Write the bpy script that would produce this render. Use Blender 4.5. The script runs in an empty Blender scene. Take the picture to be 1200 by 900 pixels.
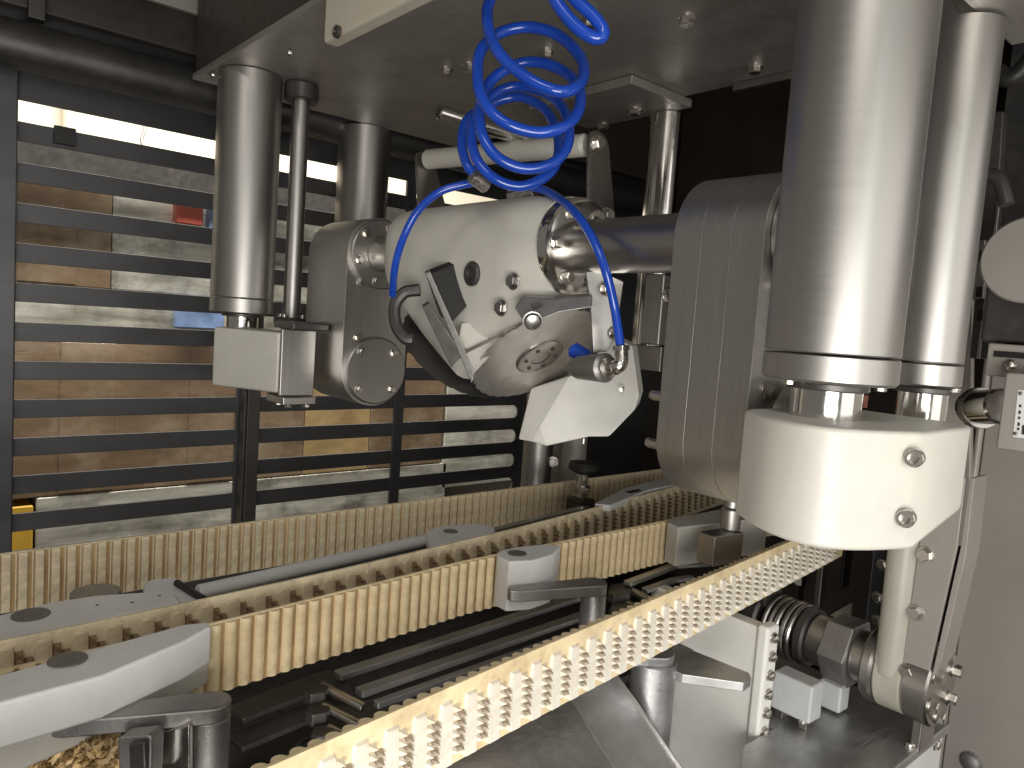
import bpy, bmesh, math, random
from mathutils import Vector as V3, Matrix, Quaternion
random.seed(7)
S = bpy.context.scene
COL = S.collection

# ------------------------------------------------------------------ camera, world, lamps, exposure
FPX = 870.2
cu = V3((1010, -2, FPX)).normalized()      # belt direction (world X) seen in camera axes (right, down, forward)
cv = V3((-750, -128, FPX)).normalized()    # axle direction (world Y)
cw = cu.cross(cv)
if cw.y > 0: cw = -cw
RW = Matrix((cu, cv, cw))                  # camera axes -> world axes
cam_d = bpy.data.cameras.new('camera'); cam = bpy.data.objects.new('camera', cam_d); COL.objects.link(cam)
rt, dn, fw = RW @ V3((1, 0, 0)), RW @ V3((0, 1, 0)), RW @ V3((0, 0, 1))
cam.matrix_world = Matrix((rt, -dn, -fw)).transposed().to_4x4()
cam_d.sensor_width = 36; cam_d.lens = FPX / 1200 * 36
cam_d.clip_start = 0.02; cam_d.clip_end = 60
S.camera = cam

w = bpy.data.worlds.new('World'); S.world = w; w.use_nodes = True
w.node_tree.nodes['Background'].inputs['Color'].default_value = (1.0, 0.93, 0.84, 1)
w.node_tree.nodes['Background'].inputs['Strength'].default_value = 0.17

def area(name, loc, target, sx, sy, watts, col):
    d = bpy.data.lights.new(name, 'AREA'); d.shape = 'RECTANGLE'; d.size = sx; d.size_y = sy
    d.energy = watts; d.color = col
    o = bpy.data.objects.new(name, d); COL.objects.link(o); o.location = loc
    o.rotation_euler = (V3(target) - V3(loc)).to_track_quat('-Z', 'Y').to_euler()
    return o
area('lamp_hall_right', (0.80, -1.05, 0.12), (0.75, 0.7, -0.12), 1.2, 1.2, 6.5, (1.0, 0.97, 0.93))
area('fill_front_low', (-0.25, -0.50, -0.36), (0.8, 0.75, -0.38), 0.7, 0.6, 16.5, (1.0, 0.97, 0.93))  # added fill, low behind the camera, lifting the white plate and chute
area('lamp_hall_ceiling', (-1.0, -0.5, 1.3), (0.6, 0.6, -0.4), 0.9, 0.5, 11, (1.0, 0.96, 0.9))
area('fill_behind_grille', (0.9, 1.95, 1.1), (0.9, 2.6, -0.1), 2.4, 0.35, 82, (1.0, 0.95, 0.86))  # added fill to brighten goods and wall; no such fitting known
for i in range(7):                          # the LED tube by the door: a row of small bright lamps
    area('led_spot', (0.02, -0.62, 0.52 - i * 0.115), (0.6, 0.3, 0.52 - i * 0.115 - 0.05), 0.05, 0.045, 0.16, (0.92, 1.0, 0.94))

S.view_settings.view_transform = 'Standard'; S.view_settings.look = 'None'
S.view_settings.exposure = 0.0; S.view_settings.gamma = 1.0
S.render.engine = 'CYCLES'
S.cycles.max_bounces = 8; S.cycles.glossy_bounces = 5; S.cycles.use_denoising = True

# ------------------------------------------------------------------ measuring: a photo pixel onto a real plane
def ray(px, py): return RW @ V3(((px - 600) / FPX, (py - 450) / FPX, 1.0))
def at(px, py, d): return ray(px, py) * d
def onx(px, py, x): r = ray(px, py); return r * (x / r.x)
def ony(px, py, y): r = ray(px, py); return r * (y / r.y)
def onz(px, py, z): r = ray(px, py); return r * (z / r.z)

# ------------------------------------------------------------------ materials
def mat(name, base, rough=0.5, metal=0.0, var=0.12, vscale=(8, 8, 8), bump=0.0, bscale=(60, 60, 60), rvar=0.1,
        dirt=None, dirt_amt=0.5, dirt_scale=14, coat=0.0, sss=0.0, spec=0.5, alpha=1.0, aniso=0.0):
    m = bpy.data.materials.new(name); m.use_nodes = True
    nt = m.node_tree; n = nt.nodes; L = nt.links
    p = n['Principled BSDF']
    p.inputs['Metallic'].default_value = metal
    p.inputs['Coat Weight'].default_value = coat
    p.inputs['Coat Roughness'].default_value = 0.12
    p.inputs['Specular IOR Level'].default_value = spec
    if sss: p.inputs['Subsurface Weight'].default_value = sss; p.inputs['Subsurface Radius'].default_value = (0.01, 0.008, 0.005); p.inputs['Subsurface Scale'].default_value = 0.6
    if alpha < 1: p.inputs['Alpha'].default_value = alpha
    tc = n.new('ShaderNodeTexCoord')
    def noise(scale, detail=4, rough_=0.6):
        mp = n.new('ShaderNodeMapping'); mp.inputs['Scale'].default_value = scale
        L.new(tc.outputs['Object'], mp.inputs['Vector'])
        t = n.new('ShaderNodeTexNoise'); t.inputs['Scale'].default_value = 1.0
        t.inputs['Detail'].default_value = detail; t.inputs['Roughness'].default_value = rough_
        L.new(mp.outputs['Vector'], t.inputs['Vector']); return t.outputs['Fac']
    def ramp(f, lo, hi, a=0.3, b=0.7):
        r = n.new('ShaderNodeMapRange'); r.inputs['From Min'].default_value = a; r.inputs['From Max'].default_value = b
        r.inputs['To Min'].default_value = lo; r.inputs['To Max'].default_value = hi
        L.new(f, r.inputs['Value']); return r.outputs['Result']
    def mix(fac, a, b):
        x = n.new('ShaderNodeMix'); x.data_type = 'RGBA'
        if hasattr(fac, 'links'): L.new(fac, x.inputs['Factor'])
        else: x.inputs['Factor'].default_value = fac
        for s, v in ((x.inputs['A'], a), (x.inputs['B'], b)):
            if hasattr(v, 'links'): L.new(v, s)
            else: s.default_value = (*v, 1)
        return x.outputs['Result']
    f1 = noise(vscale)
    c = mix(ramp(f1, 0, 1), tuple(k * (1 - var) for k in base), tuple(min(1, k * (1 + var)) for k in base))
    if dirt:
        f2 = noise((dirt_scale,) * 3, 6, 0.7)
        c = mix(ramp(f2, 0, dirt_amt, 0.48, 0.72), c, dirt)
    L.new(c, p.inputs['Base Color'])
    f3 = noise(bscale, 3)
    L.new(ramp(f3, max(0.02, rough - rvar), min(1, rough + rvar)), p.inputs['Roughness'])
    if bump:
        b = n.new('ShaderNodeBump'); b.inputs['Strength'].default_value = bump; b.inputs['Distance'].default_value = 0.001
        L.new(f3, b.inputs['Height']); L.new(b.outputs['Normal'], p.inputs['Normal'])
    return m
M = {}
M['steel_v'] = mat('brushed_steel_vertical', (0.50, 0.485, 0.46), 0.40, 1, 0.07, (260, 260, 6), 0.0, (420, 420, 9), 0.03)
M['steel_turned'] = mat('turned_steel', (0.45, 0.435, 0.41), 0.42, 1, 0.05, (12, 12, 3), 0.004, (14, 14, 500), 0.02)
M['steel_y'] = mat('brushed_steel_across', (0.46, 0.44, 0.415), 0.34, 1, 0.12, (30, 5, 30), 0.015, (300, 15, 300), 0.05)
M['steel_x'] = mat('brushed_steel_along', (0.55, 0.54, 0.52), 0.34, 1, 0.14, (4, 30, 30), 0.08, (14, 400, 400), 0.08)
M['steel'] = mat('plain_steel', (0.47, 0.45, 0.425), 0.32, 1, 0.12, (14, 14, 14), 0.012, (60, 60, 60), 0.06, dirt=(0.30, 0.27, 0.24), dirt_amt=0.3)
M['chrome'] = mat('polished_steel', (0.68, 0.66, 0.63), 0.13, 1, 0.06, (20, 20, 20), 0.02, (60, 60, 60), 0.05)
M['bolt'] = mat('bolt_steel', (0.62, 0.59, 0.54), 0.26, 1, 0.25, (90, 90, 90), 0.1, (200, 200, 200), 0.1)
M['plate'] = mat('overhead_plate_steel', (0.50, 0.475, 0.44), 0.5, 0.8, 0.12, (7, 3, 7), 0.05, (20, 300, 60), 0.08, dirt=(0.22, 0.19, 0.16), dirt_amt=0.5, dirt_scale=9)
M['cast'] = mat('cast_grey_metal', (0.34, 0.33, 0.32), 0.45, 0.85, 0.12, (40, 40, 40), 0.25, (500, 500, 500), 0.08)
M['sheet'] = mat('scuffed_sheet_steel', (0.55, 0.55, 0.55), 0.42, 0.9, 0.18, (6, 20, 20), 0.08, (25, 400, 400), 0.1, dirt=(0.25, 0.24, 0.23), dirt_amt=0.5)
M['darksteel'] = mat('dark_steel', (0.10, 0.095, 0.09), 0.42, 0.7, 0.2, (12, 12, 12), 0.02, (60, 60, 60), 0.08, dirt=(0.16, 0.14, 0.12), dirt_amt=0.3)
M['black'] = mat('black_steel', (0.085, 0.085, 0.088), 0.36, 0.4, 0.2, (4, 10, 10), 0.01, (30, 120, 120), 0.05)
M['blacksoft'] = mat('dark_casing', (0.060, 0.048, 0.038), 0.5, 0.1, 0.3, (4, 4, 4), 0.0, (30, 30, 30), 0.1)
M['white'] = mat('white_plastic', (0.58, 0.56, 0.505), 0.42, 0, 0.05, (20, 20, 20), 0.12, (260, 260, 260), 0.08, dirt=(0.62, 0.57, 0.47), dirt_amt=0.35, dirt_scale=18, sss=0.12)
M['whitecool'] = mat('clean_white_plastic', (0.72, 0.72, 0.71), 0.45, 0, 0.05, (20, 20, 20), 0.15, (200, 200, 200), 0.08, dirt=(0.63, 0.58, 0.50), dirt_amt=0.35, dirt_scale=16, sss=0.12)
M['whitelit'] = mat('lit_white_plastic', (0.84, 0.83, 0.78), 0.45, 0, 0.04, (20, 20, 20), 0.1, (200, 200, 200), 0.08, dirt=(0.68, 0.63, 0.54), dirt_amt=0.3, dirt_scale=16, sss=0.12)  # white plastic lightened in colour where plate and chute lack light
M['cream'] = mat('cream_painted_panel', (0.55, 0.50, 0.40), 0.4, 0, 0.06, (6, 6, 6), 0.05, (90, 90, 90), 0.08)
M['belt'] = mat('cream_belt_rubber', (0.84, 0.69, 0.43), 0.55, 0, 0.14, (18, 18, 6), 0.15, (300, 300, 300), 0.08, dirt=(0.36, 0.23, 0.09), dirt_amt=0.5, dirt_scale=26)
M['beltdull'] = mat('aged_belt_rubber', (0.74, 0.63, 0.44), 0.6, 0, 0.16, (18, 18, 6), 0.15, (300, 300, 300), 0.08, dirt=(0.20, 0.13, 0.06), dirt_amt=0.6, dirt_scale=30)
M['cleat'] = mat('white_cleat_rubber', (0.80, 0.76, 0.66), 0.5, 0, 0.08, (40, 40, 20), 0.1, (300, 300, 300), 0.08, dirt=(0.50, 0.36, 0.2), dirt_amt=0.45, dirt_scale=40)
M['cleatshade'] = mat('shaded_cleat_rubber', (0.34, 0.28, 0.21), 0.6, 0, 0.25, (40, 40, 20), 0.1, (300, 300, 300), 0.08)  # grey-brown paints in the shade between the front cleats
M['studshade'] = mat('shaded_stud_rubber', (0.20, 0.135, 0.075), 0.65, 0, 0.3, (40, 40, 20), 0.1, (300, 300, 300), 0.08)  # dark brown stands in for shadow among the far belt studs
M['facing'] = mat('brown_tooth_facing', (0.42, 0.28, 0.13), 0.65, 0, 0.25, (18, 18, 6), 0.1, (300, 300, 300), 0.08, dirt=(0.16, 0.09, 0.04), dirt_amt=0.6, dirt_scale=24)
M['blue'] = mat('blue_air_hose', (0.010, 0.060, 0.42), 0.22, 0, 0.12, (20, 20, 20), 0.0, (60, 60, 60), 0.06, coat=0.3)
M['blackrubber'] = mat('black_rubber', (0.016, 0.015, 0.014), 0.5, 0, 0.2, (30, 30, 30), 0.1, (200, 200, 200))
M['blade'] = mat('blade_steel', (0.60, 0.57, 0.53), 0.33, 0.75, 0.15, (26, 26, 26), 0.004, (60, 60, 60), 0.06, dirt=(0.26, 0.23, 0.20), dirt_amt=0.5, dirt_scale=16)
M['tube'] = mat('milky_tube', (0.46, 0.445, 0.38), 0.35, 0, 0.08, (20, 20, 8), 0.05, (90, 90, 90), 0.08, sss=0.2)
M['taupe'] = mat('taupe_casing_steel', (0.39, 0.36, 0.325), 0.55, 0.35, 0.08, (5, 5, 5), 0.1, (300, 300, 300), 0.08)
M['button'] = mat('grey_button', (0.20, 0.19, 0.175), 0.45, 0.5, 0.1, (60, 60, 60), 0.1, (300, 300, 300))
M['paleblock'] = mat('pale_grey_block', (0.55, 0.56, 0.56), 0.4, 0.0, 0.06, (30, 30, 30), 0.05, (150, 150, 150))
M['card'] = mat('film_wrapped_cardboard', (0.29, 0.20, 0.125), 0.25, 0.25, 0.25, (3, 3, 12), 0.6, (9, 9, 30), 0.15, dirt=(0.55, 0.45, 0.32), dirt_amt=0.75, dirt_scale=4.5, coat=0.5)  # cream blotches imitate glare on the wrapping
M['film'] = mat('crinkled_film', (0.74, 0.68, 0.55), 0.25, 0.3, 0.6, (3, 3, 20), 0.7, (12, 12, 30), 0.15, dirt=(0.10, 0.08, 0.06), dirt_amt=0.85, dirt_scale=6, coat=0.4)
M['amber'] = mat('amber_glow_card', (0.46, 0.33, 0.16), 0.3, 0, 0.3, (5, 5, 12), 0.5, (9, 9, 30), 0.15, dirt=(0.20, 0.12, 0.05), dirt_amt=0.6, dirt_scale=9, coat=0.5)  # amber base colour stands in for a warm glow behind the slots
M['wallpaint'] = mat('cream_wall_paint', (0.62, 0.57, 0.47), 0.7, 0, 0.04, (3, 3, 3))
M['yellow'] = mat('yellow_crate', (0.75, 0.45, 0.06), 0.4, 0, 0.1, (9, 9, 9))
M['red'] = mat('red_print', (0.58, 0.13, 0.09), 0.4, 0, 0.1, (20, 20, 20))
M['bluewrap'] = mat('blue_wrap', (0.22, 0.32, 0.55), 0.35, 0, 0.5, (9, 9, 9), 0.4, (20, 20, 20))
M['label'] = mat('white_label', (0.78, 0.78, 0.76), 0.4)
M['ink'] = mat('black_print', (0.03, 0.03, 0.03), 0.5)
M['floor'] = mat('machine_trough', (0.035, 0.031, 0.027), 0.35, 0.5, 0.3, (5, 12, 5), 0.1, (40, 40, 40), 0.12)
M['scraps'] = mat('fibre_scraps', (0.66, 0.48, 0.24), 0.7, 0, 0.5, (60, 60, 60), 0.9, (120, 120, 120), dirt=(0.75, 0.62, 0.4), dirt_amt=0.8, dirt_scale=50)

# ------------------------------------------------------------------ mesh helpers
def B(): return bmesh.new()
def basis(n):
    n = V3(n).normalized()
    a = V3((0, 0, 1)) if abs(n.z) < 0.9 else V3((1, 0, 0))
    u = a.cross(n).normalized(); return u, n.cross(u), n
def face(bm, vs):
    try: return bm.faces.new(vs)
    except ValueError: return None
def box(bm, lo, hi):
    lo, hi = V3(lo), V3(hi)
    v = [bm.verts.new((x, y, z)) for z in (lo.z, hi.z) for y in (lo.y, hi.y) for x in (lo.x, hi.x)]
    for q in ((0, 2, 3, 1), (4, 5, 7, 6), (0, 1, 5, 4), (2, 6, 7, 3), (0, 4, 6, 2), (1, 3, 7, 5)): face(bm, [v[i] for i in q])
    return bm
def bar(bm, p0, p1, wd, ht, up=(0, 0, 1)):
    p0, p1 = V3(p0), V3(p1); d = (p1 - p0).normalized(); s = d.cross(V3(up)).normalized(); t = s.cross(d).normalized()
    vs = []
    for p in (p0, p1):
        for a, b in ((-1, -1), (1, -1), (1, 1), (-1, 1)): vs.append(bm.verts.new(p + s * (a * wd / 2) + t * (b * ht / 2)))
    face(bm, vs[0:4][::-1]); face(bm, vs[4:8])
    for i in range(4): j = (i + 1) % 4; face(bm, (vs[i], vs[j], vs[4 + j], vs[4 + i]))
    return bm
def prism(bm, pts, vec):
    vec = V3(vec); a = [bm.verts.new(V3(p)) for p in pts]; b = [bm.verts.new(V3(p) + vec) for p in pts]
    face(bm, a[::-1]); face(bm, b); n = len(a)
    for i in range(n): j = (i + 1) % n; face(bm, (a[i], a[j], b[j], b[i]))
    bmesh.ops.recalc_face_normals(bm, faces=bm.faces[:]); return bm
def lathe(bm, p0, n, prof, seg=40):           # prof: list of (radius, distance along n)
    u, v, n = basis(n); p0 = V3(p0); rings = []
    for r, h in prof:
        if r < 1e-6: rings.append([bm.verts.new(p0 + n * h)])
        else: rings.append([bm.verts.new(p0 + n * h + (u * math.cos(2 * math.pi * i / seg) + v * math.sin(2 * math.pi * i / seg)) * r) for i in range(seg)])
    for a, b in zip(rings, rings[1:]):
        for i in range(seg):
            j = (i + 1) % seg
            if len(a) == 1 and len(b) == 1: continue
            if len(a) == 1: face(bm, (a[0], b[i], b[j]))
            elif len(b) == 1: face(bm, (a[i], a[j], b[0]))
            else: face(bm, (a[i], a[j], b[j], b[i]))
    bmesh.ops.recalc_face_normals(bm, faces=bm.faces[:]); return bm
def rod(bm, p0, p1, r, r1=None, ch=None, seg=32):
    p0, p1 = V3(p0), V3(p1); h = (p1 - p0).length; r1 = r if r1 is None else r1
    c = min(r, r1, h / 2) * 0.12 if ch is None else ch
    return lathe(bm, p0, p1 - p0, [(0, 0), (r - c, 0), (r, c), (r1, h - c), (r1 - c, h), (0, h)], seg)
def spline(pts, k=8, closed=False):
    out = []; n = len(pts); P = [V3(p) for p in pts]
    rng = range(n if closed else n - 1)
    for i in rng:
        g = (lambda j: P[j % n]) if closed else (lambda j: P[max(0, min(n - 1, j))])
        a, b, c, d = g(i - 1), g(i), g(i + 1), g(i + 2)
        for s in range(k):
            t = s / k
            out.append(0.5 * ((2 * b) + (c - a) * t + (2 * a - 5 * b + 4 * c - d) * t * t + (3 * b - a - 3 * c + d) * t ** 3))
    if not closed: out.append(P[-1])
    return out
def tube(bm, path, r, seg=12, radii=None):
    t0 = (path[1] - path[0]).normalized(); u, v, _ = basis(t0); prev = None; prevt = t0
    for i, p in enumerate(path):
        t = (path[min(i + 1, len(path) - 1)] - path[max(i - 1, 0)]).normalized()
        q = prevt.rotation_difference(t); u = q @ u; v = q @ v; prevt = t
        rr = radii[i] if radii else r
        ring = [bm.verts.new(p + (u * math.cos(2 * math.pi * k / seg) + v * math.sin(2 * math.pi * k / seg)) * rr) for k in range(seg)]
        if prev:
            for k in range(seg): j = (k + 1) % seg; face(bm, (prev[k], prev[j], ring[j], ring[k]))
        else: face(bm, ring[::-1])
        prev = ring
    face(bm, prev); return bm
def obround(cx, z0, z1, r, y, seg=18):         # outline in the XZ plane
    pts = [V3((cx + r * math.cos(math.pi * i / seg), y, z1 + r * math.sin(math.pi * i / seg))) for i in range(seg + 1)]
    pts += [V3((cx - r * math.cos(math.pi * i / seg), y, z0 - r * math.sin(math.pi * i / seg))) for i in range(seg + 1)]
    return pts
def finish(me, bm, angle=32):
    bm.normal_update(); bm.to_mesh(me); bm.free()
    for p in me.polygons: p.use_smooth = True
    me.set_sharp_from_angle(angle=math.radians(angle))

def tag(o, label=None, cat=None, group=None, kind=None):
    if label: o['label'] = label
    if cat: o['category'] = cat
    if group: o['group'] = group
    if kind: o['kind'] = kind
    return o
def thing(name, label, cat, loc, group=None):
    o = bpy.data.objects.new(name, None); COL.objects.link(o); o.location = V3(loc); o.empty_display_size = 0.02
    return tag(o, label, cat, group)
def root_loc(o):
    while o.parent: o = o.parent
    return o.location
def part(t, name, bm, m, bev=0.0, angle=32, label=None, kind=None):
    me = bpy.data.meshes.new(name)
    if t: bmesh.ops.translate(bm, verts=bm.verts[:], vec=-root_loc(t))
    finish(me, bm, angle); me.materials.append(M[m])
    o = bpy.data.objects.new(name, me); COL.objects.link(o)
    if t: o.parent = t
    if bev:
        b = o.modifiers.new('bevel', 'BEVEL'); b.width = bev; b.segments = 2; b.limit_method = 'ANGLE'; b.angle_limit = math.radians(35)
        b.harden_normals = True
    if label: o['label'] = label
    if kind: o['kind'] = kind
    return o
def struct(name, bm, m, bev=0.0): return part(None, name, bm, m, bev, kind='structure')

_bolt = {}
def bolt_mesh(style):
    if style in _bolt: return _bolt[style]
    bm = B()
    if style == 'hex':
        lathe(bm, (0, 0, 0), (0, 0, 1), [(0, 0), (1.28, 0), (1.28, 0.14), (1.22, 0.2), (0, 0.2)], 20)
        bm2 = [(1.0, 0.2), (1.0, 0.78), (0.86, 0.9), (0, 0.9)]
        lathe(bm, (0, 0, 0), (0, 0, 1), bm2, 6)
    elif style == 'dome':
        lathe(bm, (0, 0, 0), (0, 0, 1), [(0, 0), (1.15, 0), (1.15, .12), (1.0, 0.14), (1.0, 0.5), (0.85, 0.85), (0.5, 1.05), (0, 1.12)], 16)
    else:                                        # socket cap screw
        lathe(bm, (0, 0, 0), (0, 0, 1), [(0, 0), (1, 0), (1, 1.05), (0.92, 1.15), (0.58, 1.15), (0.5, 0.6), (0, 0.6)], 18)
    me = bpy.data.meshes.new('bolt_' + style); finish(me, bm); me.materials.append(M['bolt']); _bolt[style] = me; return me
def bolt(t, pos, n, r, style='hex', hscale=1.0, name='bolt', spin=None, m=None):
    me = bolt_mesh(style)
    if m:
        k = (style, m)
        if k not in _bolt:
            c = me.copy(); c.materials.clear(); c.materials.append(M[m]); _bolt[k] = c
        me = _bolt[k]
    o = bpy.data.objects.new(name, me); COL.objects.link(o); o.parent = t
    o.location = V3(pos) - root_loc(t); o.scale = (r, r, r * hscale)
    q = V3((0, 0, 1)).rotation_difference(V3(n).normalized()) @ Quaternion((0, 0, 1), random.uniform(0, 1) if spin is None else spin)
    o.rotation_mode = 'QUATERNION'; o.rotation_quaternion = q
    return o
XP, XN, YP, YN, ZP, ZN = map(V3, ((1, 0, 0), (-1, 0, 0), (0, 1, 0), (0, -1, 0), (0, 0, 1), (0, 0, -1)))

# ================================================================== THE SETTING BEHIND
struct('floor', box(B(), (-1.2, -0.9, -0.84), (3.4, 3.4, -0.80)), 'floor')
struct('wall', box(B(), (-1.5, 3.0, -0.8), (3.6, 3.06, 1.9)), 'wallpaint')

# goods behind the grille
def goods(name, label, cat, m, x0, x1, z0, z1, y=2.25, dp=0.4, seam=None):
    t = thing(name, label, cat, ((x0 + x1) / 2, y + dp / 2, z0))
    part(t, 'box_body', box(B(), (x0, y, z0), (x1, y + dp, z1)), m, 0.004)
    if seam:
        for s in seam: part(t, 'flap', box(B(), (s, y - 0.0025, z0 + 0.006), (s + 0.13, y - 0.0005, z1 - 0.006)), m, 0.003)
    return t
P = lambda px, py: ony(px, py, 2.25)
z_top = P(140, 195).z; z_a = P(140, 340).z; z_b = P(140, 400).z; z_c = P(140, 575).z
goods('wrapped_carton', 'brown film wrapped carton behind the grille at upper left', 'carton', 'card', P(-60, 300).x, P(130.6, 300).x, z_a, z_top, seam=[P(20, 300).x])
goods('wrapped_bale', 'shiny crinkled film bale between brown carton and left cylinder', 'bale', 'film', P(131, 300).x, P(640, 300).x, z_a, z_top)
goods('wrapped_pack', 'dull crinkled pack lying under the upper cartons behind the grille', 'pack', 'film', P(-60, 370).x, P(330, 370).x, z_b, z_a - 0.001)
goods('wrapped_carton', 'wide plain brown carton filling the middle of the grille', 'carton', 'card', P(-60, 480).x, P(357.6, 480).x, z_c, z_b - 0.001, seam=[P(70, 480).x, P(222, 480).x])
goods('wrapped_carton', 'carton coloured as an amber glow behind the middle grille column', 'carton', 'amber', P(358, 480).x, P(434.6, 480).x, z_c, P(420, 330).z)
goods('wrapped_carton', 'brown carton between amber glow carton and pale bale behind grille', 'carton', 'card', P(435, 480).x, P(520, 480).x, z_c, P(420, 330).z)
goods('wrapped_bale', 'pale crinkled film bale behind the rounded slot ends', 'bale', 'film', P(523, 480).x, P(720, 480).x, z_c - .1, P(560, 420).z)
goods('wrapped_pack', 'grey crinkled pack below the wide brown carton', 'pack', 'film', P(42, 600).x, P(520, 600).x, z_c - 0.35, z_c - 0.001)
goods('yellow_crate', 'yellow crate showing through the lowest left slots', 'crate', 'yellow', P(-70, 610).x, P(39, 610).x, z_c - 0.35, z_c - 0.02)
tag(part(None, 'red_packet', box(B(), P(200, 262) + V3((0, -0.05, 0)), P(232, 240) + V3((0, -0.012, 0))), 'red', 0.004), 'small red packet stuck on shiny film bale', 'packet')
tag(part(None, 'blue_packet', box(B(), P(238, 275) + V3((0, -0.05, 0)), P(285, 235) + V3((0, -0.012, 0))), 'bluewrap', 0.004), 'small blue packet beside the red packet on film bale', 'packet')
tag(part(None, 'blue_packet', box(B(), P(200, 383) + V3((0, -0.05, 0)), P(258, 362) + V3((0, -0.012, 0))), 'bluewrap', 0.004), 'flat blue packet lying on the dull crinkled pack', 'packet')
tag(part(None, 'shelf_beam', box(B(), (P(-80, 200).x, 2.17, P(140, 221).z), (P(640, 200).x, 2.22, P(140, 185).z)), 'darksteel', 0.003), 'dark scuffed shelf beam above the upper cartons behind the grille', 'shelf beam')
c = thing('wall_cable', 'thin dark cable drooping down the cream wall', 'cable', ony(160, 150, 2.98))
tag(c); part(c, 'cable', tube(B(), spline([ony(px, py, 2.97) for px, py in ((168, 120), (170, 150), (166, 165), (172, 185), (169, 215))]), 0.006), 'cast')
part(c, 'conduit', tube(B(), [ony(px, py, 2.96) for px, py in ((80, 115), (80, 180))], 0.02), 'cream')

# ------------------------------------------------------------------ the slotted grille
YL = 1.6
XA0, XA1, XB0, XB1, XC0, XC1 = 0.200, 0.600, 0.642, 1.000, 1.028, 1.418
g = thing('slotted_grille', 'black slotted grille panel standing behind the far belt', 'grille', (0.8, YL, -0.52))
ztop, pitch, slot_h, NS = 0.3245, 0.0708, 0.0365, 12
th = 0.006
def grille_bar(z0, z1): part(g, 'slat', box(B(), (0.155, YL, z0), (XC1 + 0.02, YL + th, z1)), 'black', 0.0012)
for k in range(NS - 1): grille_bar(ztop - pitch * (k + 1) + 0.0002, ztop - pitch * k - slot_h)
part(g, 'top_rail', box(B(), (-0.2, YL, ztop), (2.0, YL + th, 0.62)), 'black', 0.001)
part(g, 'bottom_rail', box(B(), (-0.2, YL, -0.80), (2.0, YL + th, ztop - pitch * 11 - slot_h)), 'black', 0.001)
part(g, 'divider', box(B(), (XA1, YL - 0.001, -0.5), (XB0, YL + th + 0.001, ztop)), 'black', 0.001)
part(g, 'divider', box(B(), (XB1, YL - 0.001, -0.5), (XC0, YL + th + 0.001, ztop)), 'black', 0.001)
part(g, 'end_panel', box(B(), (XC1 + 0.018, YL - 0.001, -0.5), (2.0, YL + th + 0.001, ztop)), 'black', 0.001)
part(g, 'end_panel', box(B(), (-0.2, YL - 0.001, -0.5), (0.165, YL + th + 0.001, 0.322)), 'black', 0.001)
for k in range(NS):                               # rounded slot ends
    z1 = ztop - pitch * k; z0 = z1 - slot_h; r = slot_h / 2; bm = B()
    for sg in (1, -1):
        zc = (z0 + z1) / 2
        pts = [V3((XC1 + 0.0185, YL, zc + sg * (r + 0.0002))), V3((XC1 - r, YL, zc + sg * (r + 0.0002)))]
        pts += [V3((XC1 - r + r * math.sin(a), YL, zc + sg * r * math.cos(a))) for a in [i * math.pi / 16 for i in range(1, 9)]] + [V3((XC1 + 0.0185, YL, zc))]
        prism(bm, pts, (0, th, 0))
    part(g, 'slot_end', bm, 'black')
part(g, 'stiffener', box(B(), (0.606, YL - 0.03, -0.52), (0.612, YL - 0.002, 0.36)), 'darksteel', 0.0015)
part(g, 'stiffener', box(B(), (0.612, YL - 0.034, -0.52), (0.640, YL - 0.028, 0.36)), 'darksteel', 0.0015)
part(g, 'clip', box(B(), ony(62, 168, YL) + V3((0, -0.012, 0)), ony(88, 152, YL) + V3((0, -0.001, 0.0))), 'blackrubber', 0.002)
tag(part(None, 'frame_post', box(B(), (0.160, YL - 0.03, -0.55), (0.192, YL - 0.003, 0.40)), 'black', 0.003), 'narrow dark steel post at the left end of the grille', 'post')
tag(part(None, 'beam', rod(B(), (-0.3, 1.53, 0.398), (1.9, 1.53, 0.398), 0.040, seg=32), 'darksteel'), 'thick round dark beam running above the grille', 'beam')

# ------------------------------------------------------------------ dark casing round the machine
cs = thing('machine_casing', 'dark inner casing closing the machine behind the cutter head', 'casing', (2.0, 0.8, -0.8))
part(cs, 'end_wall', box(B(), (2.0, -0.6, -0.8), (2.03, 1.62, 1.0)), 'blacksoft', 0.004)
part(cs, 'roof_panel', box(B(), (-0.2, -0.3, 0.80), (2.0, 1.62, 0.83)), 'blacksoft', 0.004)
part(cs, 'upper_panel', box(B(), (-0.2, 1.56, 0.47), (2.0, 1.585, 0.80)), 'blacksoft', 0.004)
part(cs, 'seam_post', box(B(), (0.20, 1.535, 0.45), (0.225, 1.56, 0.80)), 'darksteel', 0.002)

# ================================================================== OVERHEAD BOX
XF, XR, YE, ZC = 0.44, 1.03, 1.45, 0.393
ob = thing('mounting_box', 'large steel box overhead carrying the cylinders and columns', 'machine housing', (0.7, 0.6, ZC))
part(ob, 'base_plate', box(B(), (XF, -0.35, ZC), (XR, YE, ZC + 0.010)), 'plate', 0.0015)
part(ob, 'front_panel', box(B(), (XF + 0.004, -0.35, ZC + 0.0105), (XF + 0.012, YE - 0.004, 0.79)), 'blacksoft', 0.001)
part(ob, 'side_panel', box(B(), (XF + 0.0125, YE - 0.012, ZC + 0.0105), (XR, YE - 0.004, 0.79)), 'blacksoft', 0.001)
part(ob, 'edge_flange', box(B(), (XR - 0.012, -0.35, ZC - 0.012), (XR - 0.004, 0.70, ZC - 0.0003)), 'steel_y', 0.001)
for px, py in ((522, 81), (549, 76), (885, 77), (805, 20), (690, 22), (640, 60)):
    p = onz(px, py, ZC); bolt(ob, p, ZN, 0.0095, 'hex', 1.25)
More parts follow.
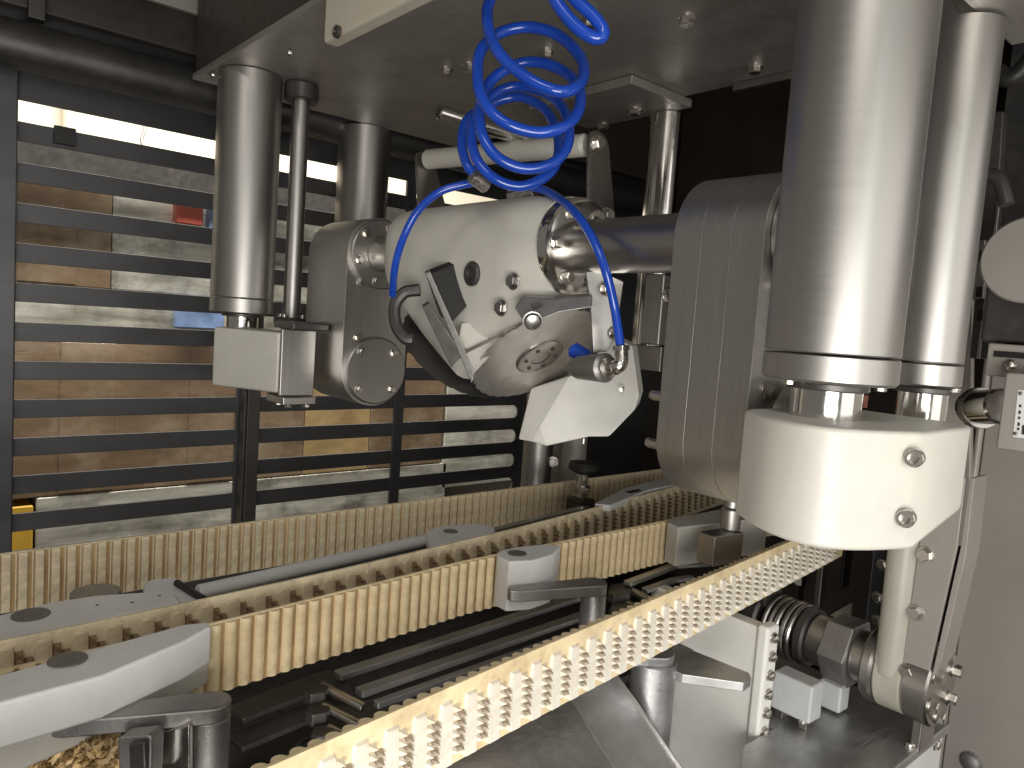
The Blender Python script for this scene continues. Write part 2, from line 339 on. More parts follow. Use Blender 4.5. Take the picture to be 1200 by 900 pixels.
for px, py in ((250, 88), (340, 62)): bolt(ob, onx(px, py, XF + 0.004), XN, 0.006, 'dome', 0.8)
# cream board in front of the box
cb = thing('cream_board', 'cream painted board bolted along front of the overhead box', 'board', onx(400, 50, 0.41))
yl = onx(384, 30, 0.41).y; zb = onx(384, 52, 0.41).z
part(cb, 'panel', box(B(), (0.405, 0.25, zb), (0.425, yl, zb + 0.30)), 'cream', 0.004)
for px, py in ((397, 38), (560, -12)): bolt(cb, onx(px, py, 0.405), XN, 0.007, 'socket', 0.6, m='darksteel')
hp = onz(280, 32, 0.52)
tag(part(None, 'hanging_panel', box(B(), (hp.x - 0.5, hp.y, 0.52), (hp.x, hp.y + 0.012, 0.79)), 'taupe', 0.002), 'dim grey panel hanging at the top left corner', 'panel')
# plate carrying the rear post
mp = thing('post_mount', 'thick steel plate bolted overhead with a bright post below', 'mounting plate', onz(760, 120, 0.38))
a0 = onz(740, 98, 0.378); a1 = onz(803, 128, 0.378)
part(mp, 'plate', box(B(), (a0.x, a0.y, 0.378), (a1.x, a0.y + 0.24, ZC - 0.0005)), 'plate', 0.002)
for px, py in ((744, 128), (707, 146)): bolt(mp, onz(px, py, 0.378), ZN, 0.0105, 'hex', 1.1)
pt = at(782, 138, 1.30); pb = at(757, 405, 1.30)
pb = V3((pt.x, pt.y, pb.z))
part(mp, 'post', rod(B(), V3((pt.x, pt.y, pb.z)), V3((pt.x, pt.y, 0.3775)), 0.029, ch=0.001, seg=40), 'chrome')
part(mp, 'clamp', box(B(), (pt.x - 0.028, pt.y - 0.045, pb.z + 0.002), (pt.x + 0.03, pt.y + 0.01, pb.z + 0.125)), 'steel_v', 0.003)
bolt(mp, (pt.x - 0.012, pt.y - 0.045, pb.z + 0.088), YN, 0.0125, 'hex', 1.2)
part(mp, 'tongue', box(B(), (pt.x + 0.002, pt.y - 0.03, pb.z - 0.045), (pt.x + 0.02, pt.y + 0.05, pb.z - 0.0005)), 'steel', 0.001)
# column over the left arm
ca = onz(428, 152, ZC - 0.0005)
tag(part(None, 'column', rod(B(), V3((ca.x, ca.y, 0.0)), ca, 0.056, ch=0.001, seg=48), 'steel_v'), 'dark steel column descending behind the left axle carrier', 'column')
# slim rod under the box by the hose
tag(part(None, 'steel_rod', rod(B(), at(513, 131, 0.98), at(655, 176, 1.10), 0.0095, ch=0.002), 'chrome'), 'slim polished rod with blunt end behind the blue coil', 'rod')

# ================================================================== CYLINDERS
def cylinder(label, bot, ztop, r, rod_r, rod_len, ring=0.02):
    t = thing('steel_cylinder', label, 'cylinder', bot, 'steel cylinders hanging from the overhead box')
    b = V3(bot)
    part(t, 'barrel', lathe(B(), b + V3((0, 0, ring + 0.0012)), ZP, [(0, 0), (r - 0.001, 0), (r, 0.001), (r, ztop - b.z - ring - 0.003), (0, ztop - b.z - ring - 0.003)], 72), 'steel_turned')
    part(t, 'end_ring', lathe(B(), b, ZP, [(0, 0), (r - 0.002, 0), (r + 0.0003, 0.002), (r + 0.0003, ring - 0.0008), (r - 0.001, ring), (0, ring)], 72), 'steel_turned')
    part(t, 'piston_rod', rod(B(), b - V3((0, 0, rod_len)), b - V3((0, 0, 0.0005)), rod_r, ch=0.001, seg=40), 'chrome')
    part(t, 'gland', rod(B(), b - V3((0, 0, 0.006)), b - V3((0, 0, 0.0003)), rod_r * 1.16, ch=0.001, seg=40), 'darksteel')
    return t
b1 = at(970, 447, 0.56); b2 = at(1082, 452, 0.66); b3 = at(283, 367, 1.33)
c1 = cylinder('largest polished steel cylinder in front of right axle carrier', b1, ZC, 0.0475, 0.0255, 0.062)
bolt(c1, b1 + V3((-0.035, 0.012, 0)), ZN, 0.004, 'hex'); bolt(c1, b1 + V3((0.008, -0.036, 0)), ZN, 0.004, 'hex')
c2 = cylinder('slimmer polished cylinder standing right of the largest one', b2, 0.279, 0.0290, 0.0205, 0.05)
bolt(c2, b2 + V3((0.005, -0.024, 0)), ZN, 0.004, 'hex')
c3 = cylinder('dark steel cylinder hanging in front of the slotted grille', b3, ZC, 0.0535, 0.029, 0.045, 0.026)
ub = thing('upper_bracket', 'steel bracket plate over the slimmer right cylinder', 'bracket', (0.66, 0.1, 0.28))
u0 = onz(1168, 47, 0.28)
part(ub, 'bracket_plate', box(B(), (b1.x - 0.05, -0.25, 0.2795), (u0.x + 0.02, b1.y - 0.02, 0.292)), 'plate', 0.002)
part(ub, 'bracket_web', box(B(), (b1.x + 0.02, -0.25, 0.2925), (b1.x + 0.03, b1.y - 0.02, ZC - 0.0003)), 'plate', 0.001)
# guide rod by the left cylinder
gr = thing('guide_rod', 'slim dark guide rod with collar beside the left cylinder', 'rod', b3)
g0 = at(341, 380, 1.36); g1 = V3((g0.x, g0.y, ZC))
part(gr, 'rod', rod(B(), g0, g1 - V3((0, 0, 0.0005)), 0.0155, ch=0.001), 'steel_turned')
part(gr, 'collar', rod(B(), g1 - V3((0, 0, 0.032)), g1 - V3((0, 0, 0.001)), 0.030, ch=0.003), 'darksteel')
part(gr, 'foot_flange', rod(B(), g0 - V3((0, 0, 0.004)), g0 + V3((0, 0, 0.012)), 0.031, ch=0.002), 'darksteel')
for a in range(4): bolt(gr, g0 + V3((0.023 * math.cos(a * 1.57 + .6), 0.023 * math.sin(a * 1.57 + .6), 0.012)), ZP, 0.005, 'socket')

# ================================================================== WHITE BLOCKS
rb = thing('cylinder_block', 'big white plastic block under the two right cylinders', 'block', b1 - V3((0, 0, 0.15)), 'white blocks under the cylinders')
zt = -0.0555; zlow = -0.139
cp = spline([onz(px, py, zt) for px, py in ((872, 479), (905, 489), (960, 499), (1020, 504), (1085, 506))], 4)
pe = onz(1137, 500, zt)
front_ = [V3((p.x, p.y, 0)) for p in cp]; nf_ = len(front_)
plan = front_ + [V3((pe.x, pe.y, 0)), V3((pe.x + 0.02, pe.y + 0.006, 0)), V3((pe.x + 0.02, front_[0].y, 0))]
bm = B(); rows = [[], []]
for i, p in enumerate(plan):
    zz = zlow + (0.018 if i in (nf_, nf_ + 1) else 0)
    rows[0].append(bm.verts.new((p.x, p.y, zz))); rows[1].append(bm.verts.new((p.x, p.y, zt)))
n = len(plan)
face(bm, rows[1])
for i in range(n): j = (i + 1) % n; face(bm, (rows[0][i], rows[0][j], rows[1][j], rows[1][i]))
face(bm, rows[0][:nf_] + [rows[0][n - 1]])
face(bm, [rows[0][nf_ - 1], rows[0][nf_], rows[0][nf_ + 1], rows[0][n - 1]])
bmesh.ops.recalc_face_normals(bm, faces=bm.faces[:])
part(rb, 'block_body', bm, 'white', 0.004, angle=30)
ya = front_[0].y; xb = front_[-2].x
for px, py in ((1073, 536), (1063, 606)): bolt(rb, onx(px, py, xb - 0.001), (-0.98, -0.2, 0), 0.0062, 'socket', 1.2)
part(rb, 'boss', rod(B(), V3((b1.x + 0.03, b1.y + 0.01, zlow - 0.012)), V3((b1.x + 0.03, b1.y + 0.01, zlow + 0.02)), 0.018), 'white')
tag(part(None, 'warning_tag', box(B(), at(1010, 478, 0.70), at(1018, 463, 0.705)), 'red', 0.0005), 'tiny red tag showing between the right cylinder rods', 'tag')

lb = thing('cylinder_block', 'dim white plastic block under the left dark cylinder', 'block', b3 - V3((0, 0, 0.15)), 'white blocks under the cylinders')
pA, pB = at(249, 420, 1.262), at(325, 425, 1.215); zt3, zb3 = -0.046, -0.146
fl_ = lambda p, z, dx=0.0, dy=0.0: V3((p.x + dx, p.y + dy, z))
part(lb, 'block_body', prism(B(), [fl_(pA, zb3), fl_(pB, zb3), fl_(pB, zb3, 0.055), fl_(pA, zb3, 0.10, 0.02), fl_(pA, zb3, 0.03, 0.03)], (0, 0, zt3 - zb3)), 'white', 0.004)
part(lb, 'side_plate', box(B(), (pB.x + 0.002, pB.y - 0.009, zb3 - 0.004), (pB.x + 0.062, pB.y - 0.0003, zt3 + 0.006)), 'steel_v', 0.002)
part(lb, 'top_flange', box(B(), (pB.x + 0.012, pB.y - 0.028, zt3 + 0.0065), (pB.x + 0.075, pB.y + 0.05, zt3 + 0.018)), 'darksteel', 0.002)
part(lb, 'bottom_flange', box(B(), (pB.x + 0.004, pB.y - 0.02, zb3 - 0.018), (pB.x + 0.062, pB.y + 0.05, zb3 - 0.0045)), 'steel', 0.002)
for dx in (0.018, 0.05):
    for dy in (-0.008, 0.03): bolt(lb, (pB.x + dx, pB.y + dy, zb3 - 0.018), ZN, 0.006, 'hex')
yw0 = pB.y

# ================================================================== CLAMP ARMS AND AXLE
X0, ZA, ZB_, RA = 0.640, 0.093, -0.100, 0.060
def clamp_arm(label, ya, yb, disc_r, n):
    t = thing('axle_carrier', label, 'axle carrier', (X0, (ya + yb) / 2, ZB_ - RA), 'obround steel arms at the ends of the axle')
    w_ = (yb - ya) / n
    for i in range(n):
        part(t, 'carrier_plate', prism(B(), obround(X0, ZB_, ZA, RA, ya + i * w_ + 0.0002, 24), (0, w_ - 0.0004, 0)), 'steel_v', 0.00025, 25)
    for zc, r, nb in ((ZA, disc_r * 1.02, 6), (ZB_, disc_r, 4)):
        cap = 0.018 if (n == 3 and nb == 6) else 0.010
        part(t, 'cover_disc', lathe(B(), (X0, ya, zc), YN, [(0, 0.0003), (r, 0.0003), (r, cap - 0.002), (r - 0.002, cap), (0, cap)], 48), 'steel_turned')
        for k in range(nb):
            a = 2 * math.pi * k / nb + (0.78 if nb == 4 else 0.3)
            bolt(t, (X0 + (r - 0.012) * math.cos(a), ya - cap, zc + (r - 0.012) * math.sin(a)), YN, 0.0062, 'hex', 1.0)
    for zz in (0.045, -0.045): bolt(t, (X0 - RA * 0.55, ya, zz), YN, 0.0062, 'hex', 1.2)
    return t
yr1 = onx(779, 400, X0 - RA).y; yr0 = onx(884, 400, X0 - RA).y
yl1 = onx(357, 400, X0 - RA).y; yl0 = onx(402, 400, X0 - RA).y
ra = clamp_arm('bright steel axle carrier beside the big white block', yr0, yr1, 0.050, 3)
la = clamp_arm('shaded steel axle carrier with round covers near the grille', yl0, yl1, 0.056, 1)
part(la, 'link_boss', rod(B(), (X0 - 0.03, yl1 - 0.002, ZB_ + 0.02), (X0 - 0.03, max(yw0 - 0.008, yl1 + 0.02), ZB_ + 0.02), 0.03), 'steel')
part(ra, 'link_boss', rod(B(), (X0, yr0 - 0.010, ZB_ + 0.02), (X0, min(ya - 0.002, yr0 - 0.012), ZB_ + 0.02), 0.044), 'steel')
# side fittings on the right arm
for px, py in ((765, 463), (762, 519)):
    p = onx(px, py, X0 - RA * 0.8); bolt(ra, V3((X0 - RA * 0.8, yr1, p.z)), YP, 0.005, 'hex', 4.5)
yh0 = onx(672, 295, X0).y; yh1 = onx(484, 300, X0).y
ax = thing('axle', 'steel axle joining both carriers through the cutter head', 'axle', (X0, (yr1 + yl0) / 2, ZA))
part(ax, 'shaft', rod(B(), (X0, yr1 + 0.0005, ZA), (X0, yh0 - 0.012, ZA), 0.031, ch=0.001, seg=48), 'steel_y')
part(ax, 'shaft', rod(B(), (X0, yh1 + 0.004, ZA), (X0, yl0 - 0.0105, ZA), 0.029, ch=0.001, seg=48), 'steel_y')
part(ax, 'flange', rod(B(), (X0, yr1 + 0.0003, ZA), (X0, yr1 + 0.012, ZA), 0.042, ch=0.002, seg=48), 'steel_y')
for k in range(6):
    a = k * math.pi / 3 + 0.2; bolt(ax, (X0 + 0.0365 * math.cos(a), yr1 + 0.012, ZA + 0.0365 * math.sin(a)), YP, 0.004, 'hex')

# ================================================================== CUTTER HEAD
ym = (yh0 + yh1) / 2
hd = thing('cutter_head', 'white plastic cutter head with two tilted round saw blades', 'cutter head', (X0, ym, -0.08))
bm = B(); st = []
NSEC, NP = 22, 40
for i in range(NSEC + 1):
    t_ = i / NSEC; y = yh0 + (yh1 - yh0) * t_
    e = math.sin(math.pi * min(1, max(0, t_)))
    endl = (1 - max(0, (t_ - 0.86) / 0.14) ** 2.4)
    hw = (0.054 + 0.014 * min(1, t_ / 0.12)) * (0.72 + 0.28 * endl)
    zt_ = 0.056 * (0.62 + 0.38 * endl) + 0.006 * min(1, t_ / 0.12)
    low = 0.054 + 0.125 * max(0, 1 - abs(t_ - 0.50) / 0.52) ** 0.85
    low = low * (0.8 + 0.2 * endl)
    ring = []
    for k in range(NP):
        a = 2 * math.pi * k / NP; ca_, sa = math.cos(a), math.sin(a)
        ex = 2 / 2.9
        x = hw * math.copysign(abs(ca_) ** ex, ca_); z = math.copysign(abs(sa) ** ex, sa) * (zt_ if sa > 0 else low)
        ring.append(bm.verts.new((X0 + x, y, ZA + z)))
    st.append(ring)
for a_, b_ in zip(st, st[1:]):
    for k in range(NP): j = (k + 1) % NP; face(bm, (a_[k], a_[j], b_[j], b_[k]))
face(bm, st[0]); face(bm, st[-1]); bmesh.ops.recalc_face_normals(bm, faces=bm.faces[:])
ang = math.radians(48)
nr = V3((0.0, -math.cos(ang), -math.sin(ang))); nl = V3((0.0, math.cos(ang), -math.sin(ang)))
cr = at(632, 417, 0.985); cl = at(541, 409, 1.09)
for c_, n_ in ((cr, nr), (cl, nl)):
    gm = bm.verts[:] + bm.edges[:] + bm.faces[:]
    rr_ = bmesh.ops.bisect_plane(bm, geom=gm, plane_co=c_ - n_ * 0.008, plane_no=n_, clear_outer=True)
    bmesh.ops.contextual_create(bm, geom=[g_ for g_ in rr_['geom_cut'] if isinstance(g_, bmesh.types.BMEdge)])
bmesh.ops.recalc_face_normals(bm, faces=bm.faces[:])
part(hd, 'housing', bm, 'white', 0.0, 45)
xface = X0 - 0.068
part(hd, 'hub_ring', lathe(B(), (X0, yh0, ZA), YN, [(0.03, 0), (0.060, 0), (0.060, 0.004), (0.058, 0.012), (0.052, 0.014), (0.03, 0.014)], 56), 'chrome')
part(hd, 'hub_ring', lathe(B(), (X0, yh1, ZA), YP, [(0.02, -.001), (0.040, -.001), (0.040, 0.010), (0.036, 0.012), (0.02, 0.012)], 48), 'chrome')
for k in range(6):
    a = k * math.pi / 3; bolt(hd, (X0 + 0.044 * math.cos(a), yh0 - 0.014, ZA + 0.044 * math.sin(a)), YN, 0.007, 'hex', 1.3)
bs = part(hd, 'plug', lathe(B(), onx(555, 321, xface + 0.002), XN, [(0, 0), (0.0155, 0), (0.0155, 0.004), (0.013, 0.006), (0.009, 0.006), (0.008, 0.002), (0, 0.002)], 28), 'darksteel')
for px, py in ((602, 330), (588, 361)): bolt(hd, onx(px, py, xface), XN, 0.0080, 'hex', 1.0, m='steel')
# blades: tilted discs meeting in a V below the housing
RB = 0.094
def blade(c, n, name='saw_blade', m='blade'):
    u, v, n = basis(n); bm = B(); N = 32; prof = []
    for i in range(N * 3):
        a = 2 * math.pi * i / (N * 3); r = RB * (1.0 if i % 3 else 0.982)
        prof.append(c + (u * math.cos(a) + v * math.sin(a)) * r)
    top = [bm.verts.new(p - n * 0.0007) for p in prof]; bot = [bm.verts.new(p + n * 0.0007) for p in prof]
    ct = bm.verts.new(c - n * 0.0011); cb_ = bm.verts.new(c + n * 0.0011); m_ = len(prof)
    for i in range(m_):
        j = (i + 1) % m_; face(bm, (top[i], top[j], bot[j], bot[i])); face(bm, (ct, top[j], top[i])); face(bm, (cb_, bot[i], bot[j]))
    bmesh.ops.recalc_face_normals(bm, faces=bm.faces[:])
    b = part(hd, name, bm, m, 0, 25)
    part(b, 'hub', lathe(B(), c + n * 0.0012, n, [(0.013, 0), (0.034, 0), (0.034, 0.0015), (0.031, 0.003), (0.013, 0.003)], 40), 'steel')
    part(b, 'hub_cap', lathe(B(), c + n * 0.0012, n, [(0, 0), (0.012, 0), (0.012, 0.0022), (0, 0.0022)], 28), 'steel')
    for k in range(6):
        a = k * math.pi / 3 + .3; bolt(b, c + (u * math.cos(a) + v * math.sin(a)) * 0.022 + n * 0.0042, n, 0.0028, 'socket', 0.5, name='screw', m='darksteel')
    return b
blade(cr, nr)
blade(cl, nl, m='darksteel')  # darker material puts the shade of the inner face into the colour
# cover plate and bars on the near side of the left blade
def quad_plate(t, name, pts, n, th_, m, bev=0.001): return part(t, name, prism(B(), pts, V3(n).normalized() * th_), m, bev)
ul = V3((1, 0, 0)); dl = V3((0, math.sin(ang), math.cos(ang)))       # up along the left blade
q = lambda px, py, d: at(px, py, d)
quad_plate(hd, 'blade_cover', [q(500, 322, 0.955), q(533, 309, 0.965), q(549, 357, 0.95), q(530, 378, 0.945), q(517, 372, 0.945)], (0.25, 0.8, 0.4), 0.012, 'blackrubber')
quad_plate(hd, 'guard_bar', [q(498, 320, 0.945), q(504, 318, 0.945), q(556, 436, 0.915), q(553, 450, 0.915)], (0.4, 0.8, 0.3), 0.006, 'steel_x')
quad_plate(hd, 'guard_bar', [q(495, 360, 0.955), q(503, 355, 0.955), q(543, 418, 0.93), q(529, 432, 0.935)], (0.4, 0.8, 0.3), 0.010, 'steel')
quad_plate(hd, 'guard_bar', [q(545, 415, 0.93), q(588, 394, 0.94), q(590, 401, 0.94), q(556, 438, 0.925)], (0.3, 0.6, 0.6), 0.005, 'blade')
quad_plate(hd, 'chip_guide', [q(540, 378, 0.955), q(568, 376, 0.955), q(580, 396, 0.95), q(545, 412, 0.945), q(536, 398, 0.945)], (0.8, 0.4, 0.2), 0.02, 'white', 0.003)
quad_plate(hd, 'chip_guide', [q(594, 354, 0.935), q(604, 356, 0.93), q(612, 379, 0.92), q(588, 396, 0.925)], (0.8, 0.4, 0.2), 0.02, 'white', 0.003)
# ring bracket at the left
tb = part(hd, 'ring_bracket', tube(B(), spline([at(px, py, 1.0) for px, py in ((492, 340), (474, 343), (463, 358), (464, 380), (474, 396), (484, 398))]), 0.0085, 10), 'darksteel')
# clamp lever over the right blade
br = part(hd, 'blade_clamp', prism(B(), [at(px, py, d) for px, py, d in ((603, 360, .86), (613, 347, .86), (648, 350, .85), (694, 346, .84), (694, 360, .83), (655, 366, .84), (634, 375, .84), (625, 383, .84), (613, 377, .85))], (0.02, 0.02, 0.004)), 'cast', 0.002)
bolt(hd, at(624, 376, 0.838), (-0.5, -0.7, -0.3), 0.010, 'dome', 0.6, m='steel')
part(br, 'slot', prism(B(), [at(px, py, 0.848) for px, py in ((622, 357), (632, 354), (636, 357), (626, 361))], (0.001, 0.001, 0)), 'blackrubber')
# lever plates and grip roller above
hb = thing('grip_handle', 'white grip roller on two steel levers above the cutter head', 'handle', at(600, 240, 1.0))
h0 = at(500, 187, 1.17); h1 = at(688, 170, 0.985)
part(hb, 'roller', rod(B(), h0, h1, 0.0150, ch=0.004, seg=32), 'white')
hd_n = (h1 - h0).normalized()
def lever(p0, p1, w0, w1, n, th_):
    d = (p1 - p0).normalized(); s = d.cross(n).normalized(); pts = []
    for i in range(9): a = math.pi * i / 8; pts.append(p0 + s * (w0 * math.cos(a)) - d * (w0 * math.sin(a)))
    for i in range(9): a = math.pi * i / 8; pts.append(p1 - s * (w1 * math.cos(a)) + d * (w1 * math.sin(a)))
    return prism(B(), pts, n * th_)
part(hb, 'lever', lever(at(699, 170, 0.975), at(703, 268, 0.955), 0.019, 0.026, YN, 0.006), 'steel', 0.001)
part(hb, 'lever', lever(at(497, 190, 1.18), at(508, 262, 1.14), 0.018, 0.030, YN, 0.006), 'steel', 0.001)
bolt(hb, at(699, 168, 0.968), YN, 0.0085, 'hex', 1.2); bolt(hb, at(710, 253, 0.948), YN, 0.0085, 'hex', 1.2); bolt(hb, at(695, 258, 0.94), YN, 0.0075, 'hex', 1.0)
# lever below the axle holding the nozzle
nb = thing('nozzle_holder', 'bent steel plate under the axle holding the hose nozzle', 'bracket', at(700, 380, 0.86))
quad_plate(nb, 'plate', [at(px, py, 0.86) for px, py in ((687, 318), (705, 318), (731, 330), (722, 392), (712, 412), (695, 414), (692, 360))], (0.5, 0.85, 0), 0.006, 'steel')
bolt(nb, at(709, 338, 0.855), YN, 0.007, 'hex'); bolt(nb, at(719, 390, 0.858), YN, 0.006, 'hex')
nz0 = at(672, 431, 0.865); nz1 = at(711, 431, 0.815)
part(nb, 'nozzle', lathe(B(), nz0, nz1 - nz0, [(0, 0), (0.010, 0), (0.0135, 0.012), (0.0165, (nz1 - nz0).length - .003), (0.0135, (nz1 - nz0).length), (0, (nz1 - nz0).length)], 32), 'cast')
part(nb, 'nozzle_cap', lathe(B(), nz1, nz1 - nz0, [(0, 0.0003), (0.0125, 0.0003), (0.0125, 0.004), (0.008, 0.006), (0.008, 0.016), (0, 0.016)], 24), 'bolt')
part(nb, 'elbow', tube(B(), spline([at(716, 431, 0.807), at(724, 430, 0.80), at(728, 424, 0.80), at(728, 408, 0.80)], 5), 0.0075, 12, None), 'bolt')
part(nb, 'elbow_collar', rod(B(), at(728, 411, 0.80), at(727.6, 405, 0.80), 0.0092), 'chrome')
part(nb, 'blue_tip', rod(B(), at(690, 421, 0.874), at(669, 408, 0.885), 0.0095, ch=0.004), 'blue')

# white chute block under the blades
ch = thing('white_guide_chute', 'white faceted plastic chute hanging below the right blade', 'chute', at(680, 520, 1.0))
bm = B()
f = [at(px, py, d) for px, py, d in ((622, 455, 1.05), (607, 515, 1.04), (623, 518, 1.02), (640, 523, 1.00), (690, 512, 0.955), (713, 512, 0.935), (744, 480, 0.92), (749, 464, 0.925), (741, 405, 0.945), (722, 396, 0.955), (668, 440, 0.99))]
back = [p + V3((0.075, 0.055, 0.0)) for p in f]
fv = [bm.verts.new(p) for p in f]; bv = [bm.verts.new(p) for p in back]
ce = bm.verts.new(at(655, 462, 0.995)); c2v = bm.verts.new(at(633, 500, 1.0))
face(bm, (fv[0], fv[1], fv[2], c2v)); face(bm, (fv[0], c2v, ce)); face(bm, (fv[0], ce, fv[10]))
face(bm, (c2v, fv[2], fv[3])); face(bm, (ce, c2v, fv[3], fv[4])); face(bm, (ce, fv[4], fv[5], fv[8], fv[9], fv[10])); face(bm, (fv[5], fv[6], fv[7], fv[8]))
face(bm, bv[::-1]); m_ = len(fv)
for i in range(m_): j = (i + 1) % m_; face(bm, (fv[i], fv[j], bv[j], bv[i]))
bmesh.ops.recalc_face_normals(bm, faces=bm.faces[:])
part(ch, 'chute_body', bm, 'whitelit', 0.003, 12)
bolt(ch, at(729, 456, 0.93), (-0.6, -0.7, 0), 0.003, 'dome', 0.4); bolt(ch, at(684, 514, 0.965), ZN, 0.002, 'socket', 3)

# ================================================================== BLUE HOSES
coil_px = [(533, -25), (513, 40), (525, 130), (575, 210), (680, 290), (780, 322), (845, 285), (843, 205), (765, 125), (660, 95), (560, 115), (495, 170), (478, 250), (495, 345), (565, 425), (680, 465), (780, 447), (833, 390), (838, 315), (795, 260), (720, 224), (640, 220), (565, 252), (515, 300), (487, 380), (495, 470), (545, 550), (640, 592), (740, 575), (795, 510), (795, 420), (755, 352), (690, 316), (610, 304), (540, 330), (478, 395), (458, 480), (476, 560), (535, 625), (620, 655), (700, 632), (755, 575), (762, 480), (725, 395), (660, 350), (600, 342), (520, 368), (440, 425), (424, 510), (442, 580), (465, 606)]
cent_y = [150, 210, 280, 350, 420, 480]
pts = []
N = len(coil_px)
for i, (a, b) in enumerate(coil_px):
    s = i / (N - 1); base = 0.70 + 0.16 * s
    mid_ = 130 + 400 * s; off = max(-1, min(1, (b - mid_) / 170))
    pts.append(at(400 + a / 3, b / 3, base - 0.035 * off))
ho = thing('coiled_air_hose', 'bright blue coiled air hose dangling above the cutter head', 'hose', pts[20])
part(ho, 'coil', tube(B(), spline(pts, 7), 0.0057, 14), 'blue')
pts2 = [at(400 + a / 3, b / 3, 0.64) for a, b in ((715, -70), (745, -15), (775, 35), (825, 92), (880, 130), (915, 130), (918, 100), (880, 50), (835, 10), (790, -40))]
part(ho, 'upper_loop', tube(B(), spline(pts2, 7), 0.0057, 14), 'blue')
part(ho, 'fitting', rod(B(), at(553, 206, 0.86), at(570, 219, 0.875), 0.0085), 'bolt')
part(ho, 'fitting', rod(B(), at(598, 232, 0.93), at(628, 224, 0.91), 0.010), 'bolt')
part(ho, 'fitting_stem', rod(B(), at(610, 232, 0.95), at(610, 246, 0.95), 0.009), 'bolt')
tag(part(None, 'air_hose', tube(B(), spline([at(px, py, d) for px, py, d in ((566, 213, .885), (545, 216, .88), (515, 225, .88), (490, 247, .89), (473, 278, .90), (463, 312, .92), (460, 346, .95))], 8), 0.0048, 12), 'blue'), 'thin blue hose bowing down the left of the cutter head', 'hose')
tag(part(None, 'air_hose', tube(B(), spline([at(px, py, d) for px, py, d in ((617, 218, .90), (640, 224, .88), (668, 243, .83), (692, 275, .80), (709, 315, .79), (720, 360, .80), (727, 406, .80))], 8), 0.0050, 12), 'blue'), 'blue hose running down to the nozzle right of the head', 'hose')

# ================================================================== BELTS
ZT, HB, TB = -0.307, 0.071, 0.004
def cleat_mesh(m, m2, top, alldark=False):
    bm = B(); w_, d_ = 0.0073, 0.0058
    pts = [(-w_, -0.066), (w_, -0.066), (w_, top - 0.004), (w_ * 0.8, top), (-w_ * 0.8, top), (-w_, top - 0.004)]
    a = [bm.verts.new((x, 0, z)) for x, z in pts]; b = [bm.verts.new((x * 0.84, d_ * (0.5 if z > top - 0.006 else 1), z - (0.0015 if z > top - .006 else 0))) for x, z in pts]
    face(bm, b)
    for i in range(6): j = (i + 1) % 6; face(bm, (a[i], a[j], b[j], b[i]))
    npad = len(bm.faces)
    for col in range(2):
        for r in range(7):
            if r < col: continue
            x = -w_ - 0.0028 - col * 0.0073; z = top - 0.009 - r * 0.0075; s = 0.0034
            if z < -0.064: continue
            base = [bm.verts.new((x + i * s, 0, z + j * s)) for i, j in ((-1, -1), (1, -1), (1, 1), (-1, 1))]
            tip = bm.verts.new((x - 0.001, 0.0082, z + 0.001))
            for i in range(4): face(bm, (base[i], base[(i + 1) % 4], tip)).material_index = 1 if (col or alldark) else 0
    bmesh.ops.recalc_face_normals(bm, faces=bm.faces[:])
    me = bpy.data.meshes.new('cleat'); finish(me, bm, 20); me.materials.append(M[m]); me.materials.append(M[m2]); return me
def tooth_mesh(m, kind):
    bm = B(); h = HB - 0.002
    if kind == 'round': prof = [(0.0060 * math.cos(a), 0.0058 * math.sin(a)) for a in [math.pi * i / 6 for i in range(7)]]; prs = [prof]
    else: prs = [[(0.0048, 0), (0.0042, 0.0032), (-0.0042, 0.0032), (-0.0048, 0)], [(0.0079, 0), (0.0074, 0.0026), (0.0062, 0.0026), (0.0057, 0)]]
    for pr in prs:
        a = [bm.verts.new((x, y, -0.0008)) for x, y in pr]; b = [bm.verts.new((x, y, -h)) for x, y in pr]
        face(bm, a); face(bm, b[::-1]); n_ = len(pr)
        for i in range(n_ - 1): face(bm, (a[i], a[i + 1], b[i + 1], b[i]))
    bmesh.ops.recalc_face_normals(bm, faces=bm.faces[:])
    me = bpy.data.meshes.new('tooth'); finish(me, bm, 40); me.materials.append(M[m]); return me
def strip(path, z0, z1, th_):
    bm = B(); n_ = len(path); L_, R_ = [], []
    for i, p in enumerate(path):
        t_ = (path[(i + 1) % n_] - path[i - 1]).normalized(); nn = V3((t_.y, -t_.x, 0))
        L_.append([bm.verts.new((p.x + nn.x * th_ / 2, p.y + nn.y * th_ / 2, z)) for z in (z0, z1)])
        R_.append([bm.verts.new((p.x - nn.x * th_ / 2, p.y - nn.y * th_ / 2, z)) for z in (z0, z1)])
    for i in range(n_):
        j = (i + 1) % n_
        face(bm, (L_[i][0], L_[j][0], L_[j][1], L_[i][1])); face(bm, (R_[j][0], R_[i][0], R_[i][1], R_[j][1]))
        face(bm, (L_[i][1], L_[j][1], R_[j][1], R_[i][1])); face(bm, (R_[i][0], R_[j][0], L_[j][0], L_[i][0]))
    bmesh.ops.recalc_face_normals(bm, faces=bm.faces[:]); return bm
def run_pt(run, x):
    for (x0, y0), (x1, y1) in zip(run, run[1:]):
        if x <= x1 or (x1, y1) == run[-1]:
            k = (x - x0) / (x1 - x0); return V3((x, y0 + (y1 - y0) * k, ZT)), math.atan2(y1 - y0, x1 - x0)
def place(t, name, me, run, x0, x1, step, out):     # out = -1: outwards is -Y
    x = x0
    while x < x1:
        p, a = run_pt(run, x)
        o = bpy.data.objects.new(name, me); COL.objects.link(o); o.parent = t
        o.location = p - t.location + V3((0, out * TB / 2, 0)); 
        if out > 0: o.rotation_euler = (0, 0, a)
        else: o.rotation_euler = (0, 0, a + math.pi)
        x += step * math.cos(a)
